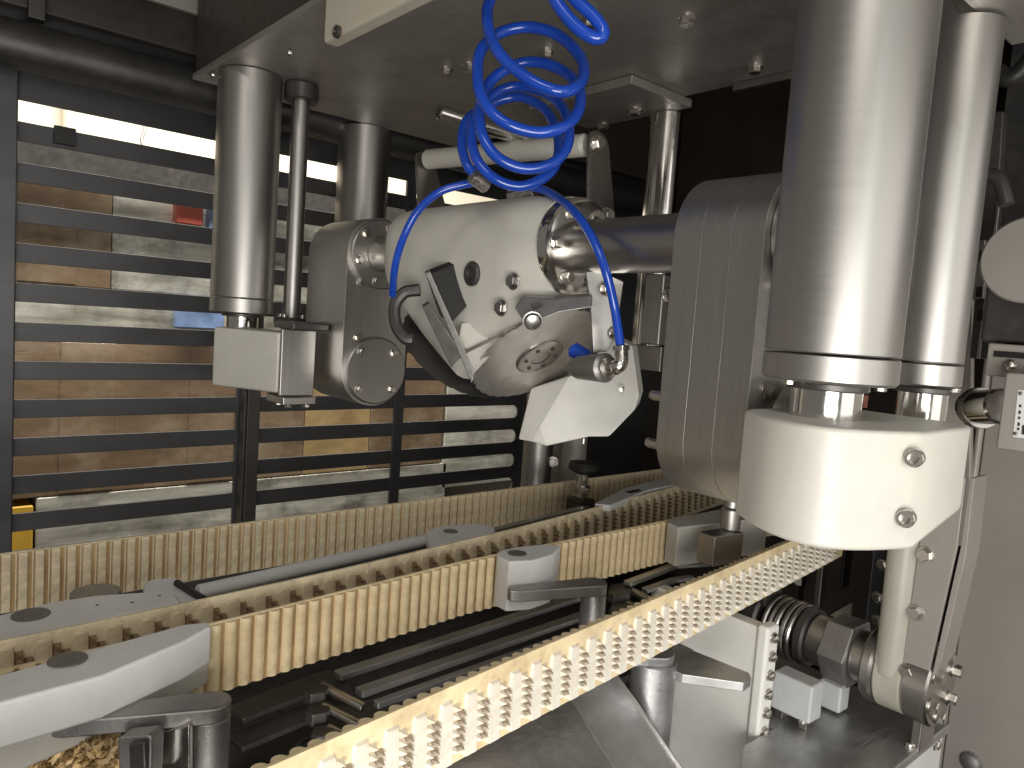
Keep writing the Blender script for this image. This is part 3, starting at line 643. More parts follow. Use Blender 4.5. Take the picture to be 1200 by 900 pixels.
def loop_path(back, frontr):                         # closed path: back run forwards, round the end, front run back
    pts = [V3((x, y, 0)) for x, y in back]
    e0, e1 = V3((*back[-1], 0)), V3((*frontr[-1], 0)); c_ = (e0 + e1) / 2; r_ = (e0 - e1).length / 2
    pts += [c_ + V3((r_ * math.sin(a), r_ * math.cos(a), 0)) for a in [math.pi * i / 12 for i in range(1, 12)]]
    pts += [V3((x, y, 0)) for x, y in frontr[::-1]]
    e0, e1 = V3((*frontr[0], 0)), V3((*back[0], 0)); c_ = (e0 + e1) / 2; r_ = (e0 - e1).length / 2
    pts += [c_ + V3((-r_ * math.sin(a), -r_ * math.cos(a), 0)) for a in [math.pi * i / 12 for i in range(1, 12)]]
    return pts
def subdiv(run, n_=10):
    out = []
    for (x0, y0), (x1, y1) in zip(run, run[1:]):
        out += [(x0 + (x1 - x0) * i / n_, y0 + (y1 - y0) * i / n_) for i in range(n_)]
    return out + [run[-1]]
back_run = [(-0.25, 0.995), (0.55, 1.004), (1.45, 1.018)]
farmid = [(-0.25, 0.735), (0.20, 0.752), (0.42, 0.770), (0.72, 0.805), (1.255, 0.893), (1.45, 0.925)]
nearmid = [(-0.25, 0.678), (0.25, 0.694), (0.57, 0.724), (0.98, 0.727), (1.30, 0.727)]
front = [(-0.10, 0.435), (0.20, 0.451), (0.44, 0.483), (0.75, 0.519), (1.077, 0.558), (1.30, 0.585)]
cl_d, cl_w = cleat_mesh('beltdull', 'studshade', -0.0065, True), cleat_mesh('cleat', 'cleatshade', -0.0115); to_r, to_f = tooth_mesh('belt', 'round'), tooth_mesh('beltdull', 'flat')
ba = thing('toothed_belt', 'farther cream toothed belt loop running below the grille', 'belt', (0.6, 0.9, ZT - HB), 'toothed conveyor belt loops')
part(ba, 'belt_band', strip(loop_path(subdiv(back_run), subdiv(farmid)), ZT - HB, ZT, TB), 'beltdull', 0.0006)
def facing_strip(t, run, x0, x1, out):
    pts = []; x = x0; bm = B(); prev = None
    while x <= x1 + 1e-6:
        p, a_ = run_pt(run, x); p = p + V3((0, out * (TB / 2 + 0.0004), 0))
        cur = [bm.verts.new(p + V3((0, 0, -0.0012))), bm.verts.new(p + V3((0, 0, -HB + 0.0012))), bm.verts.new(p + V3((0, out * 0.0004, -HB + 0.0012))), bm.verts.new(p + V3((0, out * 0.0004, -0.0012)))]
        if prev:
            for i in range(4): j = (i + 1) % 4; face(bm, (prev[i], prev[j], cur[j], cur[i]))
        else: face(bm, cur[::-1])
        prev = cur; x += 0.05
    face(bm, prev); bmesh.ops.recalc_face_normals(bm, faces=bm.faces[:])
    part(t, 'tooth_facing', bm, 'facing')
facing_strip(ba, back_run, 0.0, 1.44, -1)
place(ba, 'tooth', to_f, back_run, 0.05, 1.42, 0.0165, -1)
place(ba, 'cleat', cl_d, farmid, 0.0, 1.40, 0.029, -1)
bb = thing('toothed_belt', 'nearer cream toothed belt loop with bright white cleats in front', 'belt', (0.6, 0.6, ZT - HB), 'toothed conveyor belt loops')
part(bb, 'belt_band', strip(loop_path(subdiv(nearmid), subdiv(front)), ZT - HB, ZT, TB), 'belt', 0.0006)
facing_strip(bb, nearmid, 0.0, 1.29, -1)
place(bb, 'tooth', to_r, nearmid, 0.05, 1.28, 0.0152, -1)
place(bb, 'tooth', to_r, front, 0.05, 1.28, 0.0145, 1)
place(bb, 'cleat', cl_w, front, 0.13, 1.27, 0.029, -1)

# ================================================================== WHITE GUIDES IN THE BELT LOOPS
def slab(px_pts, z, th_):
    pts = [onz(px, py, z) for px, py in px_pts]; return prism(B(), pts, (0, 0, -th_))
def button(t, px, py, z, r): part(t, 'button', lathe(B(), onz(px, py, z), ZP, [(0, 0.0002), (r, 0.0002), (r, 0.0012), (0, 0.0012)], 32), 'button')
def guide(label, px_pts, z, th_, btn=None, m='whitecool', bev=0.003):
    t = thing('belt_guide', label, 'guide', onz(*px_pts[0], z - th_), 'white guides pressing on the belts')
    part(t, 'guide_body', slab(px_pts, z, th_), m, bev)
    if btn: button(t, btn[0], btn[1], z, btn[2])
    return t
g1 = guide('long white guide plate lying at left inside the far belt', [(-60, 735), (60, 705), (112, 697), (190, 692), (206, 696), (212, 704), (180, 711), (-60, 765)], -0.318, 0.012, (36, 721, 0.0165))
for px, py in ((114, 709), (155, 706), (187, 698)): bolt(g1, onz(px, py, -0.318), ZP, 0.0016, 'dome', 0.3, name='dot', m='darksteel')
gb = thing('guide_bracket', 'pale bracket at the end of the long left guide plate', 'bracket', onz(205, 690, -0.36))
part(gb, 'arm', slab([(168, 684), (176, 678), (205, 676), (216, 680), (240, 704), (215, 708), (168, 706)], -0.325, 0.03), 'whitecool', 0.004)
part(gb, 'disc', rod(B(), onz(112, 703, -0.352), onz(112, 703, -0.352) + V3((0, 0.0, 0.010)), 0.026), 'cast')
part(gb, 'pin', rod(B(), onz(207, 683, -0.322), onz(238, 702, -0.322), 0.004), 'blackrubber')
tag(part(None, 'guide_bar', rod(B(), onz(232, 694, -0.335), onz(510, 630, -0.335), 0.0085), 'whitecool'), 'pale round bar between two white guides in far belt', 'bar')
guide('small white guide on the round bar inside far belt', [(500, 622), (515, 616), (560, 613), (580, 617), (580, 622), (545, 630), (505, 641)], -0.318, 0.022, (528, 623, 0.0105))
tag(part(None, 'guide_bar', bar(B(), onz(575, 625, -0.34), onz(690, 596, -0.34), 0.018, 0.012), 'steel', 0.002), 'flat steel bar right of the small white guide', 'bar')
g3 = guide('slim pale guide with dark slot near the right axle carrier', [(697, 590), (730, 572), (775, 561), (800, 560), (800, 566), (760, 574), (715, 592)], -0.305, 0.012, None, 'whitecool', 0.002)
part(g3, 'slot', slab([(733, 576), (748, 573), (752, 575), (738, 578)], -0.3045, 0.001), 'blackrubber')

# near guides: tall blocks on the near side of the near-mid run
def tall_guide(label, top, z, drop, btn, m='whitecool', arch=0.0):
    t = thing('belt_guide', label, 'guide', onz(*top[0], z - drop), 'white guides pressing on the belts')
    part(t, 'guide_body', slab(top, z, drop), m, 0.0025, 40)
    if btn: button(t, *btn[:2], z, btn[2])
    return t
g5 = tall_guide('white guide block with grey button midway on the near belt', [(582, 648), (588, 644), (606, 640.5), (633, 638), (657, 638), (657, 641), (648, 650), (625, 656.5), (597, 658), (584, 652)], -0.302, 0.066, (606, 649, 0.0125))
g6 = tall_guide('white guide block beside the square steel block at right', [(782, 612), (790, 606), (850, 596), (900, 598), (900, 606), (850, 612), (795, 618)], -0.304, 0.064, None, 'white')
g4 = thing('belt_guide', 'large white guide block with big button at lower left', 'guide', onz(80, 774, -0.37), 'white guides pressing on the belts')
zg = -0.300
top4 = [(-80, 812), (215, 731), (244, 728), (248, 734), (215, 752), (120, 792), (-80, 845)]
part(g4, 'guide_body', slab(top4, zg, 0.036), 'whitecool', 0.003, 40)
button(g4, 79, 774, zg, 0.0145)
tp = [onz(px, py, zg - 0.0365) for px, py in ((-80, 860), (60, 818), (150, 785), (246, 760), (246, 768), (200, 790), (-80, 905))]
part(g4, 'guide_base', prism(B(), tp, (0, 0, -0.03)), 'white', 0.005, 40)

# ------------------------------------------------------------------ lever arms on posts
def lever_arm(label, tip, pivot, z, th_, w_tip, w_piv, post_r, post_bot, m='cast'):
    t = thing('lever_arm', label, 'lever', V3((pivot.x, pivot.y, post_bot)), 'cast lever arms on posts')
    d = (tip - pivot); d.z = 0; d.normalize(); s = V3((-d.y, d.x, 0)); pts = []
    for i in range(11): a = math.pi * (0.5 + i / 10); pts.append(pivot + d * (math.cos(a) * w_piv) + s * (math.sin(a) * w_piv))
    pts += [tip - s * w_tip * 0.9 - d * w_tip, tip - s * w_tip * 0.4, tip + s * w_tip * 0.4, tip + s * w_tip * 0.9 - d * w_tip]
    pts = [V3((p.x, p.y, z)) for p in pts]
    part(t, 'arm', prism(B(), pts, (0, 0, -th_)), m, 0.002)
    part(t, 'post', rod(B(), V3((pivot.x, pivot.y, post_bot)), V3((pivot.x, pivot.y, z - th_ + 0.0005)), post_r, ch=0.001, seg=36), m)
    return t
z2 = -0.331
lever_arm('cast lever reaching into the white guide block midway', onz(596, 690, z2), onz(697, 681, z2), z2, 0.015, 0.011, 0.0165, 0.0165, -0.50)
z1 = -0.335
lever_arm('biggest cast lever arm at lower left on its thick post', onz(54, 840, z1), onz(247, 820, z1), z1, 0.014, 0.012, 0.0165, 0.0165, -0.55)
p3 = at(768, 762, 0.93); z3 = p3.z
l3 = lever_arm('short lever under the front belt on a bright post', onz(727, 768, z3), V3((p3.x, p3.y, z3)), z3, 0.012, 0.006, 0.024, 0.028, -0.78, 'sheet')
pts = [onz(px, py, z3 - 0.020) for px, py in ((778, 779), (790, 755), (800, 757), (878, 788), (880, 794), (872, 800), (800, 790))]
part(l3, 'arm', prism(B(), pts, (0, 0, -0.012)), 'sheet', 0.0012)
# steel block and post near the right guide
sb = thing('pivot_block', 'square steel block with round post beside right white guide', 'block', at(848, 660, 1.0))
q0 = onz(818, 622, -0.30)
bx = [onz(px, py, -0.302) for px, py in ((819, 623), (838, 629), (872, 624), (852, 617))]
part(sb, 'block_body', prism(B(), bx, (0, 0, -0.047)), 'steel_v', 0.0015)
pp = onz(855, 620, -0.3015)
part(sb, 'post', rod(B(), pp, pp + V3((0, 0, 0.034)), 0.0155, ch=0.002), 'steel_turned')
part(sb, 'post_cap', rod(B(), pp + V3((0, 0, 0.0345)), pp + V3((0, 0, 0.055)), 0.0135, ch=0.002), 'steel_turned')
# knob at the far belt
kp = at(680, 592, 1.42)
kn = thing('thumbscrew', 'dark clamp knob on a threaded stem inside the far belt', 'thumbscrew', kp)
k = lambda px, py: at(px, py, 1.42)
part(kn, 'foot', box(B(), kp + V3((-0.02, -0.02, -0.04)), kp + V3((0.02, 0.02, 0.014))), 'darksteel', 0.003)
part(kn, 'stem', rod(B(), kp + V3((0, 0, 0.0145)), kp + V3((0, 0, 0.062)), 0.0105), 'chrome')
part(kn, 'nut', lathe(B(), kp + V3((0, 0, 0.026)), ZP, [(0, 0), (0.017, 0), (0.018, 0.003), (0.018, 0.010), (0.016, 0.012), (0, 0.012)], 6), 'steel')
part(kn, 'cap', lathe(B(), kp + V3((0, 0, 0.0625)), ZP, [(0, 0), (0.016, 0), (0.029, 0.008), (0.030, 0.014), (0.026, 0.021), (0, 0.024)], 12), 'blackrubber')

# ------------------------------------------------------------------ rails and plates of the near loop
tr = thing('rail_bed', 'dark bed with long steel rails between the near belt runs', 'rail bed', (0.6, 0.6, -0.47))
part(tr, 'bed_plate', box(B(), (-0.2, 0.61, -0.475), (0.98, 0.742, -0.465)), 'darksteel', 0.001)
def rail_px(pa, pb, z, wd, ht, m='sheet', name='rail'):
    a, b = onz(*pa, z), onz(*pb, z); part(tr, name, bar(B(), a, b, wd, ht), m, 0.0015)
rail_px((395, 792), (690, 696), -0.42, 0.016, 0.008)
rail_px((420, 812), (700, 716), -0.43, 0.016, 0.008)
rail_px((440, 826), (720, 726), -0.44, 0.010, 0.008, 'sheet')
rail_px((275, 792), (395, 752), -0.425, 0.050, 0.006, 'darksteel', 'plate')
rail_px((275, 838), (395, 792), -0.43, 0.034, 0.006, 'darksteel', 'plate')
rail_px((275, 872), (395, 822), -0.44, 0.030, 0.006, 'darksteel', 'plate')
rail_px((735, 684), (790, 663), -0.385, 0.014, 0.007); rail_px((790, 663), (838, 660), -0.385, 0.014, 0.007)
rail_px((755, 692), (790, 680), -0.395, 0.012, 0.007); rail_px((790, 680), (812, 677), -0.395, 0.012, 0.007)
def small_clip(px, py, z, label):
    c0 = onz(px, py, z)
    t = thing('rail_clip', label, 'clip', c0, 'dark clips with pins across the rails')
    part(t, 'clip_body', slab([(px - 12, py + 4), (px - 8, py - 6), (px + 12, py - 9), (px + 18, py - 3), (px + 14, py + 5), (px - 4, py + 8)], z, 0.014), 'darksteel', 0.002)
    part(t, 'pin', rod(B(), onz(px + 8, py - 2, z - 0.004), onz(px + 58, py + 24, z - 0.012), 0.0055), 'steel')
    return t
small_clip(368, 806, -0.405, 'dark clip with long pin, farthest from front belt'); small_clip(370, 830, -0.415, 'dark clip with pin, middle of three by front belt'); small_clip(376, 856, -0.425, 'dark clip with pin, tucked against the front belt')
small_clip(724, 690, -0.39, 'dark clip with pin right of the midway lever post'); small_clip(726, 710, -0.40, 'lower dark clip with pin beside the midway lever post')
# lower left: buckle, tray and scraps under the big lever
tl = thing('side_tray', 'pale metal tray under the biggest lever with fibre scraps', 'tray', at(170, 880, 0.62))
part(tl, 'tray_plate', prism(B(), [at(px, py, 0.60) for px, py in ((150, 868), (222, 850), (222, 930), (150, 930))], (0.004, 0.004, 0)), 'chrome', 0.001)
part(tl, 'buckle', prism(B(), [at(px, py, 0.575) for px, py in ((137, 868), (140, 864), (174, 861), (178, 866), (176, 925), (140, 925))], (0.012, 0.010, 0)), 'cast', 0.003)
part(tl, 'buckle_tongue', prism(B(), [at(px, py, 0.57) for px, py in ((150, 872), (170, 869), (172, 925), (152, 925))], (0.004, 0.003, 0)), 'bluewrap' if False else 'darksteel', 0.002)
bm = B(); rs = random.Random(3)
cc = at(95, 890, 0.60)
for i in range(800):
    p = at(rs.uniform(20, 134), rs.uniform(866, 930), 0.60) + V3((rs.uniform(-.01, .01), rs.uniform(-.01, .01), 0))
    u = V3((rs.uniform(-1, 1), rs.uniform(-1, 1), rs.uniform(-1, 1))).normalized() * 0.0045; v_ = u.cross(V3((rs.uniform(-1, 1), rs.uniform(-1, 1), 1))).normalized() * 0.0022
    face(bm, [bm.verts.new(p + u), bm.verts.new(p + v_), bm.verts.new(p - u), bm.verts.new(p - v_)])
sc = part(None, 'fibre_scraps', bm, 'scraps', kind='stuff')
part(tl, 'scrap_board', prism(B(), [at(px, py, 0.62) for px, py in ((-20, 905), (136, 858), (136, 940), (-20, 940))], (0.006, 0.006, 0)), 'scraps', 0.001)

# ================================================================== LOWER CHUTE, PLATE, SHAFT
sc_ = thing('sheet_chute', 'grey folded sheet metal chute sloping below the front belt', 'chute', at(600, 880, 0.75))
za = -0.42
A = [ony(380, 866, 0.535), ony(655, 798, 0.565), ony(735, 925, 0.455), ony(600, 1010, 0.42), ony(430, 1010, 0.42)]
part(sc_, 'sheet', prism(B(), A, (0.001, 0.002, -0.002)), 'sheet', 0.0006)
Bp = [A[1], ony(712, 768, 0.585), ony(725, 795, 0.56), ony(815, 925, 0.465), A[2]]
part(sc_, 'sheet', prism(B(), Bp, (0.001, 0.002, -0.002)), 'sheet', 0.0006)
part(sc_, 'edge_strip', tube(B(), [Bp[1], Bp[2], Bp[3]], 0.0022, 8), 'steel')
cf = thing('ribbed_hose', 'short black ribbed hose end under the front belt', 'hose', at(375, 885, 0.5))
hp0, hp1 = onz(352, 876, -0.395), onz(410, 910, -0.395)
part(cf, 'core', rod(B(), hp0, hp1, 0.007), 'blackrubber')
for i in range(9):
    p = hp0.lerp(hp1, (i + .5) / 9); d = (hp1 - hp0).normalized()
    part(cf, 'rib', lathe(B(), p - d * 0.0014, d, [(0.006, 0), (0.0095, 0.0004), (0.0095, 0.0024), (0.006, 0.0028)], 20), 'blackrubber')
# springs/cables left of the post
hs = thing('black_hoses', 'bundle of black hoses behind the bright lever post', 'hoses', at(730, 800, 1.0))
for i in range(5): part(hs, 'hose', tube(B(), spline([at(700, 770 + i * 12, 1.1), at(725, 772 + i * 13, 1.04), at(748, 780 + i * 13, 1.04), at(780, 800 + i * 12, 1.08)]), 0.007, 10), 'blackrubber')

XPW = 0.92
wp = thing('white_side_plate', 'white plastic plate with a column of bolts on its edge', 'plate', onx(850, 900, XPW))
yA = onx(798, 730, XPW).y; yB = onx(889, 735, XPW).y; zT = onx(889, 735, XPW).z
part(wp, 'plate_body', box(B(), (XPW, yB, -0.79), (XPW + 0.022, yA + 0.06, zT)), 'whitelit', 0.002)
part(wp, 'edge_strip', box(B(), (XPW - 0.006, yB - 0.018, -0.79), (XPW + 0.026, yB - 0.0003, zT + 0.006)), 'whitelit', 0.005)
for i in range(9):
    py = 746 + i * 22.0; z = onx(903 - i * 2.2, py, XPW + 0.008).z
    bolt(wp, (XPW + 0.008, yB - 0.018, z), YN, 0.0068, 'dome', 1.15, name='bolt')

XS, ZS = 1.10, -0.453
def ys(px): return onx(px, 770, XS).y
sh = thing('drive_shaft', 'spring loaded steel drive shaft with hexagon collar on base plate', 'shaft', (XS, 0.5, ZS - 0.09))
part(sh, 'core', rod(B(), (XS, ys(1100), ZS), (XS, ys(860), ZS), 0.026), 'darksteel')
part(sh, 'bearing', rod(B(), (XS, ys(898), ZS), (XS, ys(872), ZS), 0.052, ch=0.004, seg=40), 'darksteel')
part(sh, 'ear', rod(B(), (XS - 0.01, ys(903), ZS + 0.045), (XS - 0.01, ys(893), ZS + 0.045), 0.026), 'darksteel')
hx = []
turns = 5; y0s, y1s = ys(940), ys(902)
for i in range(turns * 24 + 1):
    a = 2 * math.pi * i / 24; hx.append(V3((XS + 0.044 * math.cos(a), y0s + (y1s - y0s) * i / (turns * 24), ZS + 0.044 * math.sin(a))))
part(sh, 'spring', tube(B(), hx, 0.0042, 10), 'steel')
part(sh, 'collar', rod(B(), (XS, ys(953), ZS), (XS, ys(941), ZS), 0.046, ch=0.003, seg=40), 'darksteel')
part(sh, 'sleeve', rod(B(), (XS, ys(974) + 0.0005, ZS), (XS, ys(953.5), ZS), 0.038, ch=0.002, seg=40), 'steel_y')
hexy0, hexy1 = ys(1006), ys(974)
part(sh, 'hex_collar', lathe(B(), (XS, hexy0, ZS), YP, [(0, 0), (0.052, 0), (0.052, hexy1 - hexy0), (0, hexy1 - hexy0)], 6), 'cast', 0.002, 20)
part(sh, 'sleeve', rod(B(), (XS, ys(1024), ZS), (XS, hexy0 - 0.0005, ZS), 0.038, ch=0.002, seg=40), 'steel_y')
part(sh, 'disc', rod(B(), (XS, ys(1040), ZS), (XS, ys(1024.5), ZS), 0.055, ch=0.004, seg=48), 'steel_y')
part(sh, 'flange', rod(B(), (XS, ys(1108), ZS), (XS, ys(1076), ZS), 0.056, ch=0.003, seg=56), 'steel_y')
for kk in range(6):
    a = kk * math.pi / 3 + 0.4; bolt(sh, (XS + 0.040 * math.cos(a), ys(1108), ZS + 0.040 * math.sin(a)), YN, 0.0085, 'hex', 1.5)
part(sh, 'foot', box(B(), (XS - 0.03, ys(1100), ZS - 0.09), (XS + 0.02, ys(1088), ZS - 0.03)), 'steel', 0.002)
# milky tube bent into the shaft
tu = thing('milky_tube', 'milky plastic tube rising from the shaft beside bolted strip', 'tube', (XS, ys(1058), ZS))
tyc = onx(1041, 805, XS - 0.035).y
part(tu, 'riser', rod(B(), (XS - 0.035, tyc, ZS - 0.004), (XS - 0.035, tyc, 0.0), 0.0205, ch=0.012, seg=36), 'tube')
part(tu, 'socket', rod(B(), (XS, ys(1076) + 0.0006, ZS), (XS, ys(1041), ZS), 0.054, ch=0.003, seg=48), 'tube')
# bolted strip
st_ = thing('bolted_strip', 'grey steel strip with three bolts behind the white block', 'strip', onx(1080, 800, 1.06))
sp = [onx(px, py, 1.055) for px, py in ((1055, 803), (1056, 785), (1088, 560), (1132, 560), (1122, 640), (1086, 800), (1080, 806))]
part(st_, 'strip_body', prism(B(), sp, (0.006, 0, 0)), 'taupe', 0.0015)
for px, py in ((1084, 650), (1073, 718), (1063, 787)): bolt(st_, onx(px, py, 1.055), XN, 0.0088, 'hex', 1.0)
fl = [onx(px, py, 1.056) for px, py in ((1090, 800), (1126, 640), (1136, 560), (1142, 560), (1132, 650), (1104, 772))]
part(st_, 'side_flange', prism(B(), fl, (0.05, 0, 0)), 'taupe', 0.001)
# base plate
bp = thing('base_plate', 'scuffed steel base plate carrying shaft and grey pads', 'base plate', (1.05, 0.5, -0.6))
ZBP = ZS - 0.085
e = onz(1113, 849, ZBP)
part(bp, 'plate', prism(B(), [(0.70, e.y, ZBP), (e.x, e.y, ZBP), (e.x, 0.80, ZBP), (0.95, 0.80, ZBP), (0.95, yB - 0.020, ZBP), (0.875, yB - 0.020, ZBP), (0.80, onz(896, 885, ZBP).y - 0.01, ZBP), (0.70, onz(896, 885, ZBP).y - 0.03, ZBP)], (0, 0, -0.014)), 'sheet', 0.003)
part(bp, 'skirt', box(B(), (0.70, e.y + 0.004, ZBP - 0.12), (e.x - 0.01, e.y + 0.010, ZBP - 0.0145)), 'whitecool', 0.001)
bolt(bp, onz(1066, 875, ZBP), ZP, 0.006, 'dome', 1.0); bolt(bp, ony(1096, 872, e.y + 0.004), YN, 0.007, 'hex', 1.0)
# grey pads on feet
pd = thing('spring_pad', 'pale grey rounded pad block on two short bolted feet', 'pad', onz(930, 860, ZBP), 'pale pads beside the shaft')
xq = 0.975
yq0 = onx(951, 820, xq).y; yq1 = onx(903, 810, xq).y; zq1 = onx(905, 785, xq).z; zq0 = onx(905, 830, xq).z
part(pd, 'pad_body', box(B(), (xq, yq0, zq0), (xq + 0.035, yq1, zq1)), 'paleblock', 0.004)
for yy in (yq0 + 0.012, yq1 - 0.012):
    part(pd, 'foot', box(B(), (xq + 0.006, yy - 0.006, ZBP + 0.0003), (xq + 0.024, yy + 0.006, zq0 - 0.0003)), 'steel', 0.001)
bolt(pd, (xq + 0.006, yq0 + 0.012, ZBP + 0.012), XN, 0.006, 'dome', 1.0)
pd2 = thing('spring_pad', 'smaller pale pad half hidden below the hexagon collar', 'pad', onz(960, 830, ZBP), 'pale pads beside the shaft')
xq2 = 1.06; y20 = onx(986, 812, xq2).y; y21 = onx(957, 812, xq2).y
part(pd2, 'pad_body', box(B(), (xq2, y20, onx(970, 832, xq2).z), (xq2 + 0.03, y21, onx(970, 800, xq2).z)), 'paleblock', 0.004)
part(pd2, 'foot', box(B(), (xq2 + 0.008, y20 + 0.02, ZBP + 0.0003), (xq2 + 0.022, y20 + 0.035, onx(970, 832, xq2).z - 0.0003)), 'steel', 0.001)

# dark uprights behind the shaft
du = thing('rear_frame', 'dark upright frame behind the spring shaft', 'frame', at(980, 720, 1.6))
def up(px0, px1, py0, py1, d, th_, m, nm='upright'):
    a, b = at(px0, py1, d), at(px1, py0, d); lo = V3((min(a.x, b.x), min(a.y, b.y), min(a.z, b.z))); hi = V3((max(a.x, b.x), max(a.y, b.y), max(a.z, b.z)))
    part(du, nm, box(B(), lo, hi), m, 0.002)
up(958, 975, 560, 725, 1.55, .03, 'steel_v'); up(930, 952, 560, 735, 1.62, .03, 'blacksoft'); up(983, 1010, 560, 690, 1.68, .03, 'darksteel', 'panel'); up(1012, 1052, 500, 760, 1.45, .03, 'black', 'panel')
part(du, 'triangle_plate', prism(B(), [at(px, py, 1.6) for px, py in ((972, 721), (997, 707), (995, 730))], (0.01, 0, 0)), 'cream', 0.001)
part(du, 'small_block', prism(B(), [at(px, py, 1.5) for px, py in ((922, 672), (940, 676), (939, 688), (932, 686))], (0.02, 0.0, 0)), 'chrome', 0.002)
for px, py in ((1034, 662), (1028, 700), (1027, 727)): bolt(du, at(px, py, 1.30), XN, 0.008, 'hex')
# pillar and pipes left of the right arm at the back
rp = thing('rear_pillar', 'grey pillar and pipe behind the white faceted chute', 'pillar', at(650, 590, 1.75))
def vrod(t, nm, px, py0, py1, d, r, m):
    a = at(px, py1, d); b = at(px, py0, d); part(t, nm, rod(B(), V3((a.x, a.y, a.z)), V3((a.x, a.y, b.z)), r), m)
vrod(rp, 'pillar', 625, 460, 600, 1.75, 0.035, 'steel_v'); vrod(rp, 'pipe', 668, 460, 590, 1.7, 0.028, 'taupe')
a = at(632, 600, 1.85); part(rp, 'back_plate', box(B(), (a.x, a.y - 0.10, a.z), (a.x + 0.02, a.y + 0.03, 0.1)), 'cast', 0.002)
bolt(rp, at(648, 541, 1.72), (-0.7, -0.7, 0), 0.01, 'hex')

# ================================================================== RIGHT-HAND CASING
XW = 1.42
rw = thing('side_casing', 'taupe steel casing wall on the right behind the strip', 'casing', (XW, 0.0, -0.8))
yw = onx(1128, 700, XW).y
part(rw, 'wall_panel', box(B(), (XW, -0.9, -0.8), (XW + 0.02, yw, 0.10)), 'taupe', 0.004)
part(rw, 'upper_panel', box(B(), (XW + 0.002, -0.9, 0.1015), (XW + 0.02, yw + 0.03, 0.9)), 'darksteel', 0.002)
part(rw, 'edge_bead', rod(B(), (XW - 0.006, yw + 0.004, -0.8), (XW - 0.006, yw + 0.004, 0.10), 0.006), 'taupe')
bolt(rw, onx(1138, 893, XW), XN, 0.016, 'dome', 0.6, m='cast')
# vertical grey plate behind the slim cylinder
tag(part(None, 'upright_plate', prism(B(), [onx(px, py, 1.22) for px, py in ((1085, 640), (1110, 350), (1140, 350), (1136, 640))], (0.012, 0, 0)), 'taupe', 0.002), 'taupe upright plate standing behind the slim right cylinder', 'plate')
sr = thing('slotted_rail', 'dark slotted upright with latch right of slim cylinder', 'rail', onx(1140, 420, 1.15))
part(sr, 'upright', prism(B(), [onx(px, py, 1.15) for px, py in ((1136, 420), (1160, 130), (1176, 130), (1158, 420))], (0.02, 0, 0)), 'darksteel', 0.002)
part(sr, 'edge_strip', prism(B(), [onx(px, py, 1.145) for px, py in ((1144, 420), (1170, 228), (1173, 228), (1148, 420))], (0.004, 0, 0)), 'steel', 0.0005)
part(sr, 'latch', prism(B(), [onx(px, py, 1.13) for px, py in ((1140, 300), (1146, 282), (1154, 280), (1157, 300), (1152, 350), (1138, 350))], (0.012, 0, 0)), 'cast', 0.002)
for px, py in ((1151, 300), (1147, 342), (1148, 370)): part(sr, 'slot', prism(B(), [onx(px + a_, py + b_, 1.128) for a_, b_ in ((-4, 6), (-3, -6), (4, -6), (3, 6))], (0.002, 0, 0)), 'blackrubber')
mt = thing('motor_unit', 'round faced motor with dark body at the right edge', 'motor', onx(1195, 300, 1.0))
mc = onx(1208, 305, 1.0)
part(mt, 'face_disc', lathe(B(), mc, XN, [(0, 0), (0.047, 0), (0.049, 0.003), (0.049, 0.008), (0.047, 0.010), (0, 0.010)], 56), 'taupe')
part(mt, 'body', box(B(), onx(1157, 401, 1.012) + V3((0, -0.16, 0)), onx(1157, 320, 1.012) + V3((0.1, 0, 0))), 'darksteel', 0.006)
part(mt, 'bracket', box(B(), onx(1158, 440, 1.0) + V3((0, -0.16, 0)), onx(1158, 402, 1.0) + V3((0.08, 0, 0))), 'taupe', 0.002)
part(mt, 'slot', box(B(), onx(1165, 418, 0.998) + V3((0, -0.16, 0)), onx(1165, 411, 0.998) + V3((0.0015, 0, 0))), 'blackrubber')
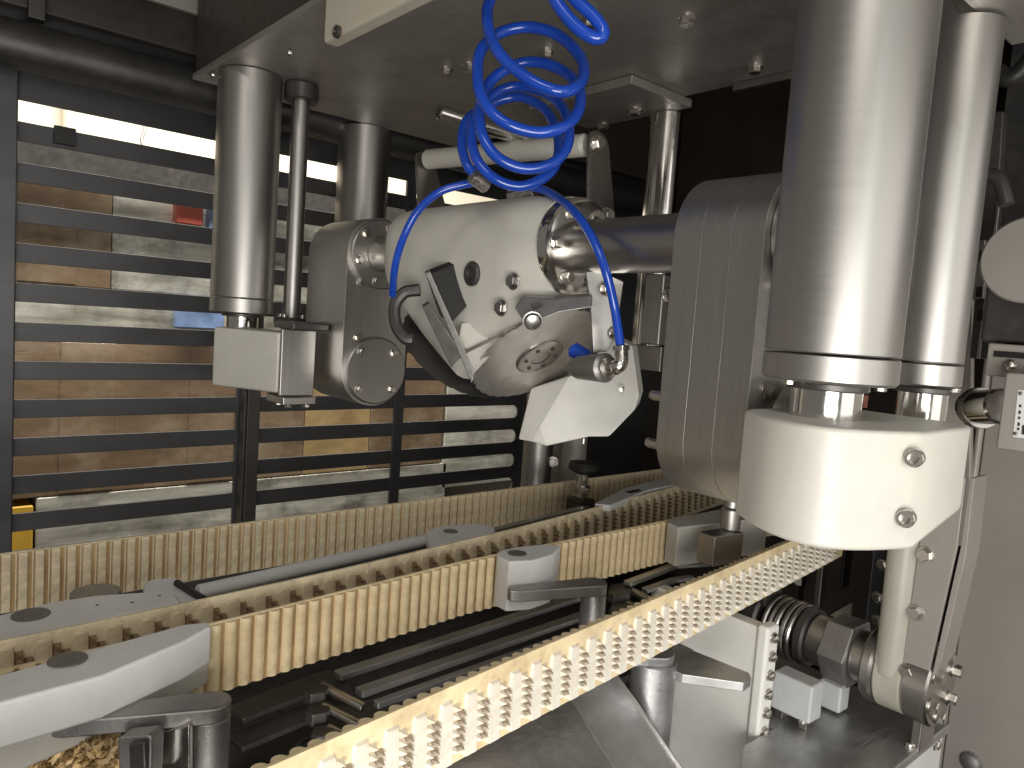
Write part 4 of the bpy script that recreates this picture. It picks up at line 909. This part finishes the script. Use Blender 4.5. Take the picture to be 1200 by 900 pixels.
bolt(mt, onx(1184, 428, 0.998), XN, 0.006, 'dome')
bxo = thing('control_box', 'taupe control box with white label at the right edge', 'control box', onx(1180, 525, 0.94))
k0 = onx(1167, 520, 0.95); k1 = onx(1178, 437, 0.95)
part(bxo, 'box_body', prism(B(), [onx(px, py, 0.95) for px, py in ((1166, 526), (1178, 436), (1300, 444), (1300, 545))], (0.07, 0, 0)), 'taupe', 0.003)
lab = part(bxo, 'label_plate', prism(B(), [onx(px, py, 0.949) for px, py in ((1187, 512), (1193, 457), (1240, 460), (1236, 518))], (0.0006, 0, 0)), 'label')
bm = B()
for i, (py, h_) in enumerate(((474, 3), (481, 4), (488, 3), (495, 4), (501, 3))):
    pts_ = [onx(px, y_, 0.9485) for px, y_ in ((1194 - i * .6, py + h_), (1194.3 - i * .6, py), (1197 - i * .6, py + .3), (1196.7 - i * .6, py + h_ + .3))]
    prism(bm, pts_, (0.0003, 0, 0))
part(lab, 'print', bm, 'ink')
part(bxo, 'print_block', prism(B(), [onx(px, y_, 0.9485) for px, y_ in ((1197, 509), (1198, 498), (1210, 499), (1209, 511))], (0.0003, 0, 0)), 'ink')
for px, py in ((1190, 508), (1196, 461)): bolt(bxo, onx(px, py, 0.949), XN, 0.002, 'dome', .5, m='steel')
pc = thing('pipe_joint', 'shiny pipe joint between upright and control box', 'pipe joint', onx(1150, 480, 1.1))
part(pc, 'pipe', rod(B(), onx(1138, 478, 1.1), onx(1175, 476, 1.05), 0.022), 'chrome'); part(pc, 'collar', rod(B(), onx(1145, 478, 1.098), onx(1152, 478, 1.09), 0.027), 'steel')
ht = thing('corner_hose', 'dark glossy hose bending at the top right corner', 'hose', onx(1185, 90, 0.9))
part(ht, 'hose', tube(B(), spline([onx(px, py, 0.95) for px, py in ((1168, 85), (1182, 92), (1196, 84), (1215, 60))]), 0.010, 12), 'blackrubber')
part(ht, 'hose', tube(B(), spline([onx(px, py, 0.97) for px, py in ((1160, 205), (1172, 212), (1180, 240))]), 0.008, 12), 'darksteel')
